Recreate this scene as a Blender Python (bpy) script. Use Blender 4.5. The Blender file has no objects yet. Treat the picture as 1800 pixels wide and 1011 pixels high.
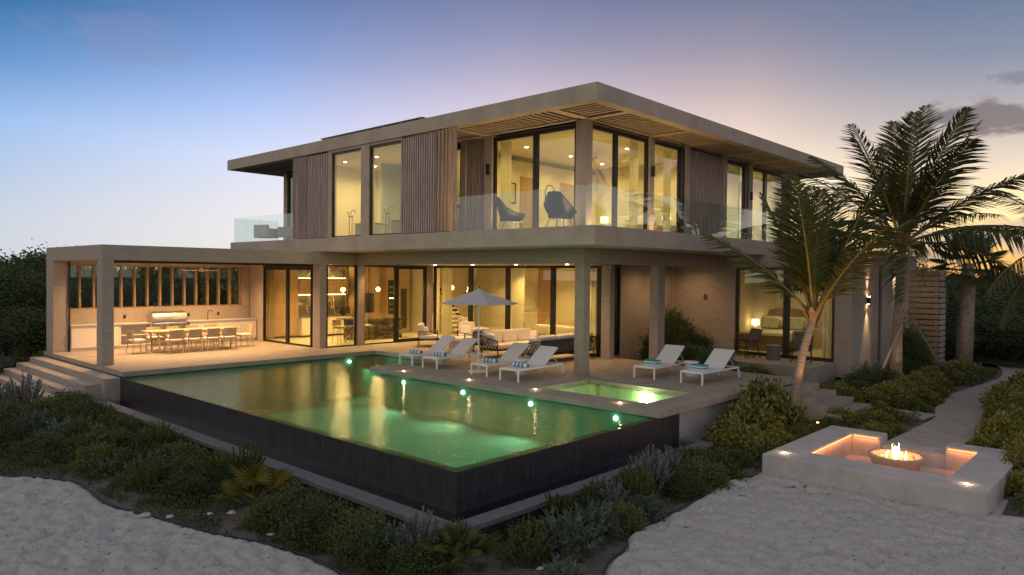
import bpy, math, random
import numpy as np
from mathutils import Matrix, Vector
random.seed(7)
rng = np.random.default_rng(11)
SC = bpy.context.scene
COL = SC.collection
PI = math.pi

# ---------------------------------------------------------------- camera
def make_camera():
    yaw, pitch, roll = math.radians(42.7139), math.radians(-0.98253), math.radians(0.57147)
    f = Vector((math.cos(pitch)*math.cos(yaw), math.cos(pitch)*math.sin(yaw), math.sin(pitch)))
    r = Vector((math.sin(yaw), -math.cos(yaw), 0))
    u = r.cross(f)
    r2 = r*math.cos(roll) + u*math.sin(roll)
    u2 = r2.cross(f)
    cd = bpy.data.cameras.new('camera')
    cd.sensor_width = 36; cd.lens = 36*1271.67/1800
    cd.clip_start = .1; cd.clip_end = 3000
    o = bpy.data.objects.new('camera', cd); COL.objects.link(o)
    m = Matrix(((r2.x, u2.x, -f.x, 0), (r2.y, u2.y, -f.y, 0), (r2.z, u2.z, -f.z, 2.8), (0, 0, 0, 1)))
    o.matrix_world = m
    SC.camera = o
make_camera()

# ---------------------------------------------------------------- world: dusk sky
def srgb(r, g, b):
    return tuple(((c/255)/12.92 if c/255 <= .04045 else ((c/255+.055)/1.055)**2.4) for c in (r, g, b)) + (1,)
def make_world():
    w = bpy.data.worlds.new('World'); SC.world = w; w.use_nodes = True
    nt = w.node_tree; N = nt.nodes; L = nt.links; N.clear()
    out = N.new('ShaderNodeOutputWorld'); bg = N.new('ShaderNodeBackground')
    tc = N.new('ShaderNodeTexCoord')
    nrm = N.new('ShaderNodeVectorMath'); nrm.operation = 'NORMALIZE'; L.new(tc.outputs['Generated'], nrm.inputs[0])
    sep = N.new('ShaderNodeSeparateXYZ'); L.new(nrm.outputs[0], sep.inputs[0])
    cmb = N.new('ShaderNodeCombineXYZ'); L.new(sep.outputs[0], cmb.inputs[0]); L.new(sep.outputs[1], cmb.inputs[1])
    n2 = N.new('ShaderNodeVectorMath'); n2.operation = 'NORMALIZE'; L.new(cmb.outputs[0], n2.inputs[0])
    dt = N.new('ShaderNodeVectorMath'); dt.operation = 'DOT_PRODUCT'; L.new(n2.outputs[0], dt.inputs[0])
    az = math.radians(8); dt.inputs[1].default_value = (math.cos(az), math.sin(az), 0)
    ramps = [
     (-.3, [(0, (226,212,198)), (.1, (222,210,200)), (.25, (206,198,192)), (.5, (172,170,174)), (1, (140,142,152))]),
     (.34, [(0, (186,188,194)), (.06, (180,187,198)), (.11, (164,180,203)), (.17, (140,170,210)), (.23, (94,136,184)), (.30, (44,98,144)), (.5, (44,80,126)), (1, (140,142,152))]),
     (.586, [(0, (212,205,198)), (.08, (208,205,208)), (.15, (190,198,220)), (.21, (156,176,216)), (.27, (118,144,192)), (.34, (86,112,160)), (.5, (62,82,126)), (1, (140,142,152))]),
     (.822, [(0, (250,226,200)), (.10, (236,216,210)), (.2, (206,190,200)), (.27, (160,154,174)), (.31, (132,134,162)), (.36, (106,114,146)), (.5, (76,86,126)), (1, (140,142,152))]),
     (.958, [(0, (255,214,150)), (.06, (255,234,196)), (.12, (250,228,196)), (.17, (220,198,182)), (.24, (174,158,160)), (.29, (138,132,148)), (.35, (100,108,134)), (.5, (80,86,122)), (1, (140,142,152))]),
     (1.0, [(0, (236,158,66)), (.03, (248,194,100)), (.08, (248,222,168)), (.13, (216,198,176)), (.19, (166,160,162)), (.25, (124,132,150)), (.31, (98,112,138)), (.5, (76,86,120)), (1, (140,142,152))]),
    ]
    prev = None; pa = None
    for a, stops in ramps:
        rp = N.new('ShaderNodeValToRGB'); L.new(sep.outputs[2], rp.inputs[0])
        rp.color_ramp.interpolation = 'EASE' if False else 'LINEAR'
        el = rp.color_ramp.elements
        el[0].position = stops[0][0]; el[0].color = srgb(*stops[0][1])
        el[1].position = stops[1][0]; el[1].color = srgb(*stops[1][1])
        for p, c in stops[2:]:
            e = el.new(p); e.color = srgb(*c)
        if prev is None: prev = rp.outputs[0]; pa = a; continue
        mr = N.new('ShaderNodeMapRange'); mr.interpolation_type = 'LINEAR'
        mr.inputs[1].default_value = pa; mr.inputs[2].default_value = a
        L.new(dt.outputs['Value'], mr.inputs[0])
        mx = N.new('ShaderNodeMixRGB'); L.new(mr.outputs[0], mx.inputs[0]); L.new(prev, mx.inputs[1]); L.new(rp.outputs[0], mx.inputs[2])
        prev = mx.outputs[0]; pa = a
    # wisps of cloud (low, dark, and a faint pink one): noise stretched along the horizon inside soft areas of sky
    mp = N.new('ShaderNodeMapping'); mp.inputs['Scale'].default_value = (1, 1, 2.6); L.new(nrm.outputs[0], mp.inputs[0])
    nz = N.new('ShaderNodeTexNoise'); nz.inputs['Scale'].default_value = 13; nz.inputs['Detail'].default_value = 9; nz.inputs['Roughness'].default_value = .62
    L.new(mp.outputs[0], nz.inputs['Vector'])
    for (d, rad, sz, col, amt) in (((.968, .158, .188), .085, (1, 1, 3.2), (112, 102, 104), .85), ((.966, .125, .222), .045, (1, 1, 4), (118, 116, 128), .7),
                          ((.972, .226, .085), .050, (1, 1, 1.9), (172, 148, 140), .8), ((.975, .222, .04), .06, (1, 1, 2.2), (176, 160, 152), .75),
                          ((.985, .13, .052), .06, (1, 1, 2.2), (186, 168, 156), .7), ((.31, .91, .27), .09, (1, 1, 2.5), (122, 128, 160), .3),
                          ((.985, .165, .022), .2, (1, .6, 9), (190, 150, 120), .35)):
        sb = N.new('ShaderNodeVectorMath'); sb.operation = 'SUBTRACT'; L.new(nrm.outputs[0], sb.inputs[0]); sb.inputs[1].default_value = d
        ml = N.new('ShaderNodeVectorMath'); ml.operation = 'MULTIPLY'; L.new(sb.outputs[0], ml.inputs[0]); ml.inputs[1].default_value = sz
        ln = N.new('ShaderNodeVectorMath'); ln.operation = 'LENGTH'; L.new(ml.outputs[0], ln.inputs[0])
        dv = N.new('ShaderNodeMath'); dv.operation = 'DIVIDE'; L.new(ln.outputs['Value'], dv.inputs[0]); dv.inputs[1].default_value = rad
        ad = N.new('ShaderNodeMath'); ad.operation = 'MULTIPLY_ADD'; L.new(nz.outputs['Fac'], ad.inputs[0]); ad.inputs[1].default_value = -2.6; L.new(dv.outputs[0], ad.inputs[2])
        mr = N.new('ShaderNodeMapRange'); mr.interpolation_type = 'SMOOTHSTEP'
        mr.inputs[1].default_value = -.35; mr.inputs[2].default_value = -.85; mr.inputs[3].default_value = 0; mr.inputs[4].default_value = amt
        L.new(ad.outputs[0], mr.inputs[0])
        mx = N.new('ShaderNodeMixRGB'); L.new(mr.outputs[0], mx.inputs[0]); L.new(prev, mx.inputs[1]); mx.inputs[2].default_value = srgb(*col)
        prev = mx.outputs[0]
    L.new(prev, bg.inputs[0]); bg.inputs[1].default_value = 1.0
    L.new(bg.outputs[0], out.inputs[0])
make_world()
SC.view_settings.view_transform = 'Standard'
SC.view_settings.look = 'None'
SC.view_settings.exposure = .44; SC.view_settings.gamma = 1
SC.view_settings.use_curve_mapping = False
SC.render.engine = 'CYCLES'
cy = SC.cycles
cy.max_bounces = 10; cy.transparent_max_bounces = 16; cy.diffuse_bounces = 3; cy.glossy_bounces = 4; cy.transmission_bounces = 6
cy.caustics_reflective = False; cy.caustics_refractive = False
cy.sample_clamp_indirect = 4; cy.use_denoising = True
try: cy.use_light_tree = True
except Exception: pass

# ---------------------------------------------------------------- materials
MATS = {}
def mat(name, col=(.5, .5, .5), rough=.6, metal=0, var=.12, vs=3.0, bump=0., bs=40., world=True, col2=None, emit=None, es=0, spec=.5, detail=4, stretch=None, trans=0):
    if name in MATS: return MATS[name]
    m = bpy.data.materials.new(name); m.use_nodes = True; MATS[name] = m
    nt = m.node_tree; N = nt.nodes; L = nt.links; b = N['Principled BSDF']
    b.inputs['Roughness'].default_value = rough; b.inputs['Metallic'].default_value = metal
    b.inputs['Specular IOR Level'].default_value = spec
    if world:
        g = N.new('ShaderNodeNewGeometry'); vec = g.outputs['Position']
    else:
        g = N.new('ShaderNodeTexCoord'); vec = g.outputs['Object']
    if stretch:
        mp = N.new('ShaderNodeMapping'); mp.inputs['Scale'].default_value = stretch; L.new(vec, mp.inputs[0]); vec = mp.outputs[0]
    n = N.new('ShaderNodeTexNoise'); n.inputs['Scale'].default_value = vs; n.inputs['Detail'].default_value = detail; n.inputs['Roughness'].default_value = .65
    L.new(vec, n.inputs['Vector'])
    rp = N.new('ShaderNodeValToRGB'); L.new(n.outputs['Fac'], rp.inputs[0])
    c2 = col2 or tuple(min(1, c*(1+var)) for c in col); c1 = col if col2 else tuple(c*(1-var) for c in col)
    e = rp.color_ramp.elements; e[0].position = .3; e[1].position = .72; e[0].color = (*c1, 1); e[1].color = (*c2, 1)
    L.new(rp.outputs[0], b.inputs['Base Color'])
    if bump:
        n2 = N.new('ShaderNodeTexNoise'); n2.inputs['Scale'].default_value = bs; n2.inputs['Detail'].default_value = 5; L.new(vec, n2.inputs['Vector'])
        bm = N.new('ShaderNodeBump'); bm.inputs['Strength'].default_value = bump; bm.inputs['Distance'].default_value = .02
        L.new(n2.outputs['Fac'], bm.inputs['Height']); L.new(bm.outputs[0], b.inputs['Normal'])
    if emit:
        b.inputs['Emission Color'].default_value = (*emit, 1); b.inputs['Emission Strength'].default_value = es
    return m
def leafmat(name, c1, c2, rough=.55, vs=9., tr=.3):
    m = bpy.data.materials.new(name); m.use_nodes = True; MATS[name] = m
    nt = m.node_tree; N = nt.nodes; L = nt.links; b = N['Principled BSDF']; out = N['Material Output']
    g = N.new('ShaderNodeNewGeometry')
    n = N.new('ShaderNodeTexNoise'); n.inputs['Scale'].default_value = vs; n.inputs['Detail'].default_value = 3; L.new(g.outputs['Position'], n.inputs['Vector'])
    oi = N.new('ShaderNodeObjectInfo')
    ad = N.new('ShaderNodeMath'); ad.operation = 'MULTIPLY_ADD'; L.new(oi.outputs['Random'], ad.inputs[0]); ad.inputs[1].default_value = .3; L.new(n.outputs['Fac'], ad.inputs[2])
    ra = N.new('ShaderNodeMath'); ra.operation = 'MULTIPLY_ADD'; L.new(g.outputs['Random Per Island'], ra.inputs[0]); ra.inputs[1].default_value = .35; L.new(ad.outputs[0], ra.inputs[2])
    rp = N.new('ShaderNodeValToRGB'); L.new(ra.outputs[0], rp.inputs[0]); e = rp.color_ramp.elements
    e[0].position = .45; e[1].position = 1.05; e[0].color = (*c1, 1); e[1].color = (*c2, 1)
    L.new(rp.outputs[0], b.inputs['Base Color']); b.inputs['Roughness'].default_value = rough
    b.inputs['Specular IOR Level'].default_value = .35
    t = N.new('ShaderNodeBsdfTranslucent'); L.new(rp.outputs[0], t.inputs[0])
    mx = N.new('ShaderNodeMixShader'); mx.inputs[0].default_value = tr; L.new(b.outputs[0], mx.inputs[1]); L.new(t.outputs[0], mx.inputs[2])
    L.new(mx.outputs[0], out.inputs[0])
    return m
def schlick(N, L, f0, gain=1.0, nrm=None):
    lw = N.new('ShaderNodeLayerWeight'); lw.inputs['Blend'].default_value = .5
    if nrm is not None: L.new(nrm, lw.inputs['Normal'])
    pw = N.new('ShaderNodeMath'); pw.operation = 'POWER'; L.new(lw.outputs['Facing'], pw.inputs[0]); pw.inputs[1].default_value = 5
    ma = N.new('ShaderNodeMath'); ma.operation = 'MULTIPLY_ADD'; ma.use_clamp = True; L.new(pw.outputs[0], ma.inputs[0]); ma.inputs[1].default_value = min(1, gain)*(1-f0); ma.inputs[2].default_value = f0
    return ma
def glassmat(name, tint, refl=1.0, add=0.0, rough=0.0, gcol=(1, 1, 1)):
    m = bpy.data.materials.new(name); m.use_nodes = True; MATS[name] = m
    nt = m.node_tree; N = nt.nodes; L = nt.links; N.remove(N['Principled BSDF']); out = N['Material Output']
    t = N.new('ShaderNodeBsdfTransparent'); t.inputs[0].default_value = (*tint, 1)
    g = N.new('ShaderNodeBsdfGlossy'); g.inputs[0].default_value = (*gcol, 1); g.inputs['Roughness'].default_value = rough
    ma = schlick(N, L, .04*refl + add, 1.0*refl)
    mx = N.new('ShaderNodeMixShader'); L.new(ma.outputs[0], mx.inputs[0]); L.new(t.outputs[0], mx.inputs[1]); L.new(g.outputs[0], mx.inputs[2])
    L.new(mx.outputs[0], out.inputs[0]); return m
def emat(name, col, s):
    m = bpy.data.materials.new(name); m.use_nodes = True; MATS[name] = m
    b = m.node_tree.nodes['Principled BSDF']; b.inputs['Base Color'].default_value = (*col, 1)
    b.inputs['Emission Color'].default_value = (*col, 1); b.inputs['Emission Strength'].default_value = s
    return m

STUCCO = mat('stucco', (.41, .335, .265), .85, var=.17, vs=1.4, bump=.35, bs=30, detail=10)
STUCCO_D = mat('board_stucco', (.38, .315, .255), .9, var=.16, vs=5, bump=.6, bs=26, stretch=(1, 1, 5))
STONE = mat('limestone_paving', (.31, .26, .21), .7, var=.2, vs=2.2, bump=.25, bs=50, detail=8)
STEPST = mat('travertine', (.34, .29, .25), .75, var=.2, vs=4, bump=.5, bs=35, stretch=(1, 1, 4), detail=8)
DARKST = mat('basalt', (.030, .029, .033), .30, var=.55, vs=3, bump=.3, bs=14, detail=10, stretch=(5, 5, .7))
DARKCOP = mat('basalt_coping', (.15, .135, .135), .6, var=.2, vs=9, bump=.2, bs=60, detail=8)
CONC = mat('white_concrete', (.42, .395, .375), .8, var=.16, vs=2.5, bump=.3, bs=45, detail=8)
POOLT = mat('pool_plaster', (.075, .30, .20), .6, var=.12, vs=5)
BLACKM = mat('black_aluminium', (.018, .018, .02), .4, metal=.3, var=.1)
BRONZE = mat('dark_bronze', (.05, .038, .03), .45, metal=.4, var=.2)
SLAT = mat('weathered_timber', (.40, .31, .275), .75, var=.35, vs=2.5, bump=.3, bs=60, stretch=(8, 8, .6), detail=6)
SLAT2 = mat('silvered_timber', (.33, .265, .23), .75, var=.3, vs=2.5, bump=.3, bs=60, stretch=(3, 3, 8), detail=6)
TEAKP = mat('pale_teak', (.44, .33, .215), .6, var=.2, vs=6, bump=.15, bs=50, world=False, detail=6)
TEAK = mat('teak', (.34, .21, .12), .55, var=.25, vs=6, bump=.15, bs=50, world=False, detail=6)
PLANK = mat('boardwalk_timber', (.36, .32, .285), .8, var=.25, vs=3, bump=.4, bs=50, stretch=(3, 1, 1), detail=7)
CEDAR = mat('cedar', (.25, .18, .125), .65, var=.3, vs=4, bump=.25, bs=50, stretch=(5, .7, 5), detail=6)
OAK = mat('oak_veneer', (.40, .25, .13), .5, var=.18, vs=5, stretch=(6, 6, .5), detail=6)
PLAST = mat('interior_plaster', (.68, .62, .5), .9, var=.03)
PLASTC = mat('ceiling_plaster', (.70, .65, .55), .9, var=.03)
FLOORI = mat('interior_floor', (.45, .39, .31), .5, var=.1, vs=2)
WHITE = mat('white_enamel', (.72, .71, .70), .4, var=.04, vs=8)
SLING = mat('white_sling', (.66, .65, .64), .8, var=.06, vs=30, bump=.2, bs=200)
CUSH = mat('cream_fabric', (.66, .60, .53), .9, var=.07, vs=10, bump=.4, bs=120, world=False)
CUSHW = mat('white_linen', (.72, .68, .60), .9, var=.06, vs=10, bump=.4, bs=90, world=False)
GREYF = mat('blue_grey_fabric', (.055, .085, .13), .85, var=.15, vs=20, bump=.3, bs=100, world=False)
CANVAS = mat('pale_grey_canvas', (.50, .48, .48), .85, var=.06, vs=10, bump=.15, bs=120, world=False)
WOVEN = mat('woven_cord', (.42, .33, .22), .85, var=.3, vs=60, bump=.6, bs=120, world=False)
STEEL = mat('brushed_steel', (.62, .60, .57), .28, metal=1, var=.08, vs=4, stretch=(1, 1, 30))
CABW = mat('cabinet_lacquer', (.70, .63, .54), .45, var=.04)
MARBD = None
TRUNK = mat('palm_bark', (.28, .22, .175), .85, var=.45, vs=3, bump=1.0, bs=6, stretch=(1.5, 1.5, 9), detail=7)
BARK = mat('bark', (.11, .085, .065), .9, var=.3, vs=8, bump=.6, bs=40)
TEALT = mat('teal_towel', (.03, .30, .36), .95, var=.1, vs=30, bump=.4, bs=200)
BLUET = mat('blue_towel', (.04, .17, .30), .95, var=.1, vs=30, bump=.4, bs=200)
WHT = mat('white_towel', (.70, .72, .74), .95, var=.06, vs=30, bump=.4, bs=200)
SOIL = mat('garden_soil', (.075, .06, .05), .95, var=.5, vs=6, bump=.9, bs=18, col2=(.17, .145, .125), detail=10)
CURT = leafmat('sheer_curtain', (.66, .63, .54), (.74, .70, .60), rough=.9, tr=.6)
BOWL = mat('cast_bowl', (.42, .33, .27), .7, var=.12, vs=8, bump=.2, bs=60)
ROCK = mat('coral_rock', (.42, .40, .37), .9, var=.3, vs=12, bump=.8, bs=30)
GLASS = glassmat('window_glass', (.90, .93, .80), 1.15, .01)
BALG = glassmat('balustrade_glass', (.90, .95, .95), 1.2, .01, gcol=(.92, .97, 1))
LEDW = emat('led_warm', (1, .72, .40), 14)
LEDC = emat('downlight_lens', (1, .82, .55), 45)
BULB = emat('globe_glass', (1, .66, .30), 30)
SHADE = emat('lamp_linen', (1, .66, .33), 4.5)
POOLE = emat('pool_light_lens', (1, .50, .62), 45)
DECKE = emat('deck_light_lens', (1, .62, .30), 80)

# ---------------------------------------------------------------- mesh helpers
class MB:
    def __init__(s): s.v = []; s.f = []
    def add(s, vs, fs, M=None):
        n = len(s.v)
        if M is not None: vs = [tuple(M @ Vector(p)) for p in vs]
        s.v += [tuple(p) for p in vs]; s.f += [tuple(i+n for i in f) for f in fs]; return s
    def box(s, x0, x1, y0, y1, z0, z1, b=0., M=None):
        if x0 > x1: x0, x1 = x1, x0
        if y0 > y1: y0, y1 = y1, y0
        if z0 > z1: z0, z1 = z1, z0
        if b <= 0:
            vs = [(x0, y0, z0), (x1, y0, z0), (x1, y1, z0), (x0, y1, z0), (x0, y0, z1), (x1, y0, z1), (x1, y1, z1), (x0, y1, z1)]
            fs = [(0, 3, 2, 1), (4, 5, 6, 7), (0, 1, 5, 4), (1, 2, 6, 5), (2, 3, 7, 6), (3, 0, 4, 7)]
            return s.add(vs, fs, M)
        b = min(b, (x1-x0)*.49, (y1-y0)*.49, (z1-z0)*.49)
        X = (x0, x1); Y = (y0, y1); Z = (z0, z1); vs = []; idx = {}
        for i in (0, 1):
            for j in (0, 1):
                for k in (0, 1):
                    sx, sy, sz = (1 if i == 0 else -1), (1 if j == 0 else -1), (1 if k == 0 else -1)
                    idx[(i, j, k, 0)] = len(vs); vs.append((X[i], Y[j]+sy*b, Z[k]+sz*b))
                    idx[(i, j, k, 1)] = len(vs); vs.append((X[i]+sx*b, Y[j], Z[k]+sz*b))
                    idx[(i, j, k, 2)] = len(vs); vs.append((X[i]+sx*b, Y[j]+sy*b, Z[k]))
        fs = []
        q = [(0, 0), (1, 0), (1, 1), (0, 1)]
        for i in (0, 1):
            f = [idx[(i, a, c, 0)] for a, c in q]; fs.append(f if i == 1 else f[::-1])
            f = [idx[(a, i, c, 1)] for a, c in q]; fs.append(f[::-1] if i == 1 else f)
            f = [idx[(a, c, i, 2)] for a, c in q]; fs.append(f if i == 1 else f[::-1])
        for j in (0, 1):
            for k in (0, 1):
                fs.append([idx[(0, j, k, 1)], idx[(1, j, k, 1)], idx[(1, j, k, 2)], idx[(0, j, k, 2)]])
                fs.append([idx[(j, 0, k, 0)], idx[(j, 1, k, 0)], idx[(j, 1, k, 2)], idx[(j, 0, k, 2)]])
                fs.append([idx[(j, k, 0, 0)], idx[(j, k, 1, 0)], idx[(j, k, 1, 1)], idx[(j, k, 0, 1)]])
                for i in (0, 1):
                    pass
        for i in (0, 1):
            for j in (0, 1):
                for k in (0, 1):
                    fs.append([idx[(i, j, k, 0)], idx[(i, j, k, 1)], idx[(i, j, k, 2)]])
        return s.add(vs, fs, M)
    def tube(s, pts, r, n=8, caps=True):
        pts = [Vector(p) for p in pts]; rs = r if isinstance(r, (list, tuple)) else [r]*len(pts)
        vs = []; fs = []; up = Vector((0, 0, 1)); prev = None
        for i, p in enumerate(pts):
            t = (pts[min(i+1, len(pts)-1)] - pts[max(i-1, 0)]).normalized()
            a = t.cross(up)
            if a.length < .05: a = t.cross(Vector((1, 0, 0)))
            a.normalize()
            if prev is not None and a.dot(prev) < 0: a = -a
            prev = a
            b = t.cross(a)
            for k in range(n):
                w = 2*PI*k/n; vs.append(tuple(p + (a*math.cos(w)+b*math.sin(w))*rs[i]))
        for i in range(len(pts)-1):
            for k in range(n):
                k2 = (k+1) % n; fs.append((i*n+k, i*n+k2, (i+1)*n+k2, (i+1)*n+k))
        if caps: fs.append(tuple(range(n))[::-1]); fs.append(tuple((len(pts)-1)*n+k for k in range(n)))
        return s.add(vs, fs)
    def lathe(s, prof, c=(0, 0, 0), n=24, M=None):
        vs = []; fs = []
        for r, z in prof:
            for k in range(n):
                w = 2*PI*k/n; vs.append((c[0]+r*math.cos(w), c[1]+r*math.sin(w), c[2]+z))
        for i in range(len(prof)-1):
            for k in range(n):
                k2 = (k+1) % n; fs.append((i*n+k, i*n+k2, (i+1)*n+k2, (i+1)*n+k))
        if prof[0][0] > 1e-4: fs.append(tuple(range(n))[::-1])
        if prof[-1][0] > 1e-4: fs.append(tuple((len(prof)-1)*n+k for k in range(n)))
        return s.add(vs, fs, M)
    def cushion(s, x0, x1, y0, y1, z0, z1, p=.25, n=7, M=None):
        # pillowy rounded block (superellipsoid)
        cx, cy_, cz = (x0+x1)/2, (y0+y1)/2, (z0+z1)/2; a, b, c = (x1-x0)/2, (y1-y0)/2, (z1-z0)/2
        vs = []; fs = []; U = 4*n; V = 2*n
        sg = lambda x, e: math.copysign(abs(x)**e, x)
        for j in range(V+1):
            ph = -PI/2 + PI*j/V
            for i in range(U):
                th = 2*PI*i/U
                vs.append((cx+a*sg(math.cos(ph), p)*sg(math.cos(th), p), cy_+b*sg(math.cos(ph), p)*sg(math.sin(th), p), cz+c*sg(math.sin(ph), p*1.6)))
        for j in range(V):
            for i in range(U):
                i2 = (i+1) % U; fs.append((j*U+i, j*U+i2, (j+1)*U+i2, (j+1)*U+i))
        return s.add(vs, fs, M)
    def mesh(s, name, m, smooth=False):
        me = bpy.data.meshes.new(name); me.from_pydata(s.v, [], s.f)
        if m: me.materials.append(m)
        me.validate(); me.update()
        import bmesh
        bm = bmesh.new(); bm.from_mesh(me); bmesh.ops.recalc_face_normals(bm, faces=bm.faces); bm.to_mesh(me); bm.free()
        if smooth:
            me.polygons.foreach_set('use_smooth', [True]*len(me.polygons))
        return me
def B(*a, **k): return MB().box(*a, **k)
ROOTLOC = {}
def link(name, data, parent=None, world=True):
    o = bpy.data.objects.new(name, data); COL.objects.link(o)
    if parent is not None:
        o.parent = parent
        if world and parent.name in ROOTLOC:
            o.location = tuple(-c for c in ROOTLOC[parent.name])
    return o
def tag(o, label=None, cat=None, group=None, kind=None):
    if label: o['label'] = label
    if cat: o['category'] = cat
    if group: o['group'] = group
    if kind: o['kind'] = kind
    return o
def ob(name, mb, m, parent=None, smooth=False, world=False, **k):
    me = mb if isinstance(mb, bpy.types.Mesh) else mb.mesh(name, m, smooth)
    o = link(name, me, parent, world)
    return tag(o, **k)
def thing(name, label, cat, loc=(0, 0, 0), rz=0, group=None, wparts=False):
    o = bpy.data.objects.new(name, None); COL.objects.link(o); o.location = loc; o.rotation_euler = (0, 0, rz)
    o.empty_display_size = .2
    if wparts: ROOTLOC[o.name] = loc
    return tag(o, label, cat, group)
def struct(name, mb, m, smooth=False): return ob(name, mb, m, None, smooth, kind='structure')
def children(o): return [c for c in ALLCH.get(o.name, [])]
ALLCH = {}
def copytree(o, loc=None, rz=None, label=None, parent=None, group=None, scale=None):
    c = o.copy(); COL.objects.link(c)
    if parent is not None: c.parent = parent
    if loc is not None: c.location = loc
    if rz is not None: c.rotation_euler = (0, 0, rz)
    if label: c['label'] = label
    if group: c['group'] = group
    if scale: c.scale = (scale,)*3 if not isinstance(scale, tuple) else scale
    for ch in list(o.children):
        copytree(ch, parent=c)
    return c
def light(name, kind, loc, power, col=(1, .70, .38), size=.1, rot=None, spot=None, blend=.6, sy=None, parent=None):
    ld = bpy.data.lights.new(name, kind); ld.energy = power; ld.color = col
    if kind == 'AREA':
        ld.size = size
        if sy: ld.shape = 'RECTANGLE'; ld.size_y = sy
    else: ld.shadow_soft_size = size
    if kind == 'SPOT': ld.spot_size = math.radians(spot or 90); ld.spot_blend = blend
    o = bpy.data.objects.new(name, ld); COL.objects.link(o); o.location = loc
    if rot: o.rotation_euler = rot
    return o
def aim(o, tgt):
    d = Vector(tgt) - o.location; o.rotation_euler = d.to_track_quat('-Z', 'Y').to_euler(); return o
WARM = (1, .58, .25); INT = (1, .68, .285); INTG = (1, .61, .22)

# ================================================================ GROUND
def sstep(a, b, x):
    t = np.clip((x-a)/(b-a), 0, 1); return t*t*(3-2*t)
def ghz(x, y):
    x = np.asarray(x, float); y = np.asarray(y, float)
    h = -1.10 + .22*sstep(12.5, 18, x)*sstep(9.5, 6, y) + .03*sstep(18, 26, x)
    h = np.maximum(h, -1.1 + .95*sstep(20.2, 21.2, x)*sstep(8.0, 11.8, y)*sstep(40, 30, x))
    h = h + .25*sstep(23, 30, y)*sstep(9, 4, x)
    h = h + .03*np.sin(x*1.3+y*.7)*np.cos(y*1.1-x*.4)
    return h
def grid_mesh(name, xs, ys, zf, m):
    X, Y = np.meshgrid(xs, ys, indexing='ij'); Z = zf(X, Y)
    v = np.stack([X, Y, Z], -1).reshape(-1, 3); nx, ny = len(xs), len(ys)
    i = np.arange(nx-1)[:, None]*ny + np.arange(ny-1)[None, :]
    f = np.stack([i, i+ny, i+ny+1, i+1], -1).reshape(-1, 4)
    return npmesh(name, v, f, m, True)
def npmesh(name, v, f, m, smooth=False):
    me = bpy.data.meshes.new(name); n = len(v); k = f.shape[1]
    me.vertices.add(n); me.vertices.foreach_set('co', np.asarray(v, np.float32).ravel())
    me.loops.add(f.size); me.loops.foreach_set('vertex_index', f.astype(np.int32).ravel())
    me.polygons.add(len(f)); me.polygons.foreach_set('loop_start', np.arange(0, f.size, k, dtype=np.int32))
    if smooth: me.polygons.foreach_set('use_smooth', np.ones(len(f), bool))
    me.update(calc_edges=True); me.validate()
    if m: me.materials.append(m)
    return me
gx = np.unique(np.concatenate([np.linspace(-400, -12, 12), np.arange(-10, 44, .4), np.linspace(46, 900, 24)]))
gy = np.unique(np.concatenate([np.linspace(-400, -12, 12), np.arange(-10, 44, .4), np.linspace(46, 900, 24)]))
def cut_z(X, Y):
    h = ghz(X, Y)
    # excavation under pool, pavilion and house
    inn = (X > 7.0) & (X < 20.2) & (Y > 8.1) & (Y < 29)
    inn2 = (X > 7.9) & (X < 24.8) & (Y > 15) & (Y < 29)
    h = np.where(inn | inn2, -2.2, h)
    pit = (X > 14.0) & (X < 17.6) & (Y > 2.5) & (Y < 5.7)
    return np.where(pit, -1.6, h)
tag(ob('ground', grid_mesh('ground', gx, gy, cut_z, SOIL), SOIL), kind='structure')

# sand: two areas whose rims dip under the soil
SAND = mat('pale_sand', (.44, .41, .37), .95, var=.22, vs=22, bump=1.0, bs=42, detail=9)
def sdist(px, py, poly):
    d = np.full(px.shape, 1e9); inside = np.zeros(px.shape, bool); n = len(poly)
    for i in range(n):
        x1, y1 = poly[i]; x2, y2 = poly[(i+1) % n]
        ex, ey = x2-x1, y2-y1; wx, wy = px-x1, py-y1
        t = np.clip((wx*ex+wy*ey)/(ex*ex+ey*ey), 0, 1)
        d = np.minimum(d, (wx-t*ex)**2+(wy-t*ey)**2)
        c = ((y1 > py) != (y2 > py)) & (px < ex*(py-y1)/(ey+1e-12)+x1)
        inside ^= c
    return np.where(inside, np.sqrt(d), -np.sqrt(d))
def vnoise(x, y, s, seed):
    r = np.random.default_rng(seed); T = r.random((64, 64))
    u = x*s; v = y*s; i = np.floor(u).astype(int); j = np.floor(v).astype(int); fu = u-i; fv = v-j
    fu = fu*fu*(3-2*fu); fv = fv*fv*(3-2*fv)
    g = lambda a, b: T[a % 64, b % 64]
    return (g(i, j)*(1-fu)+g(i+1, j)*fu)*(1-fv)+(g(i, j+1)*(1-fu)+g(i+1, j+1)*fu)*fv
def spline(pts, closed=False, k=8):
    out = []; n = len(pts)
    for i in range(n if closed else n-1):
        p0, p1, p2, p3 = [np.array(pts[(i+d) % n] if closed else pts[min(max(i+d, 0), n-1)], float) for d in (-1, 0, 1, 2)]
        for t in np.linspace(0, 1, k, endpoint=False):
            out.append(tuple(.5*((2*p1)+(-p0+p2)*t+(2*p0-5*p1+4*p2-p3)*t*t+(-p0+3*p1-3*p2+p3)*t**3)))
    if not closed: out.append(tuple(pts[-1]))
    return out
edgeL = spline([(2.2, 18.2), (3.42, 16.13), (3.95, 15.3), (4.27, 14.49), (4.22, 12.92), (4.46, 11.87), (4.67, 10.91), (4.9, 10.1), (5.15, 9.42), (5.32, 8.37), (5.2, 7.4), (4.6, 6.0)])
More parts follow.
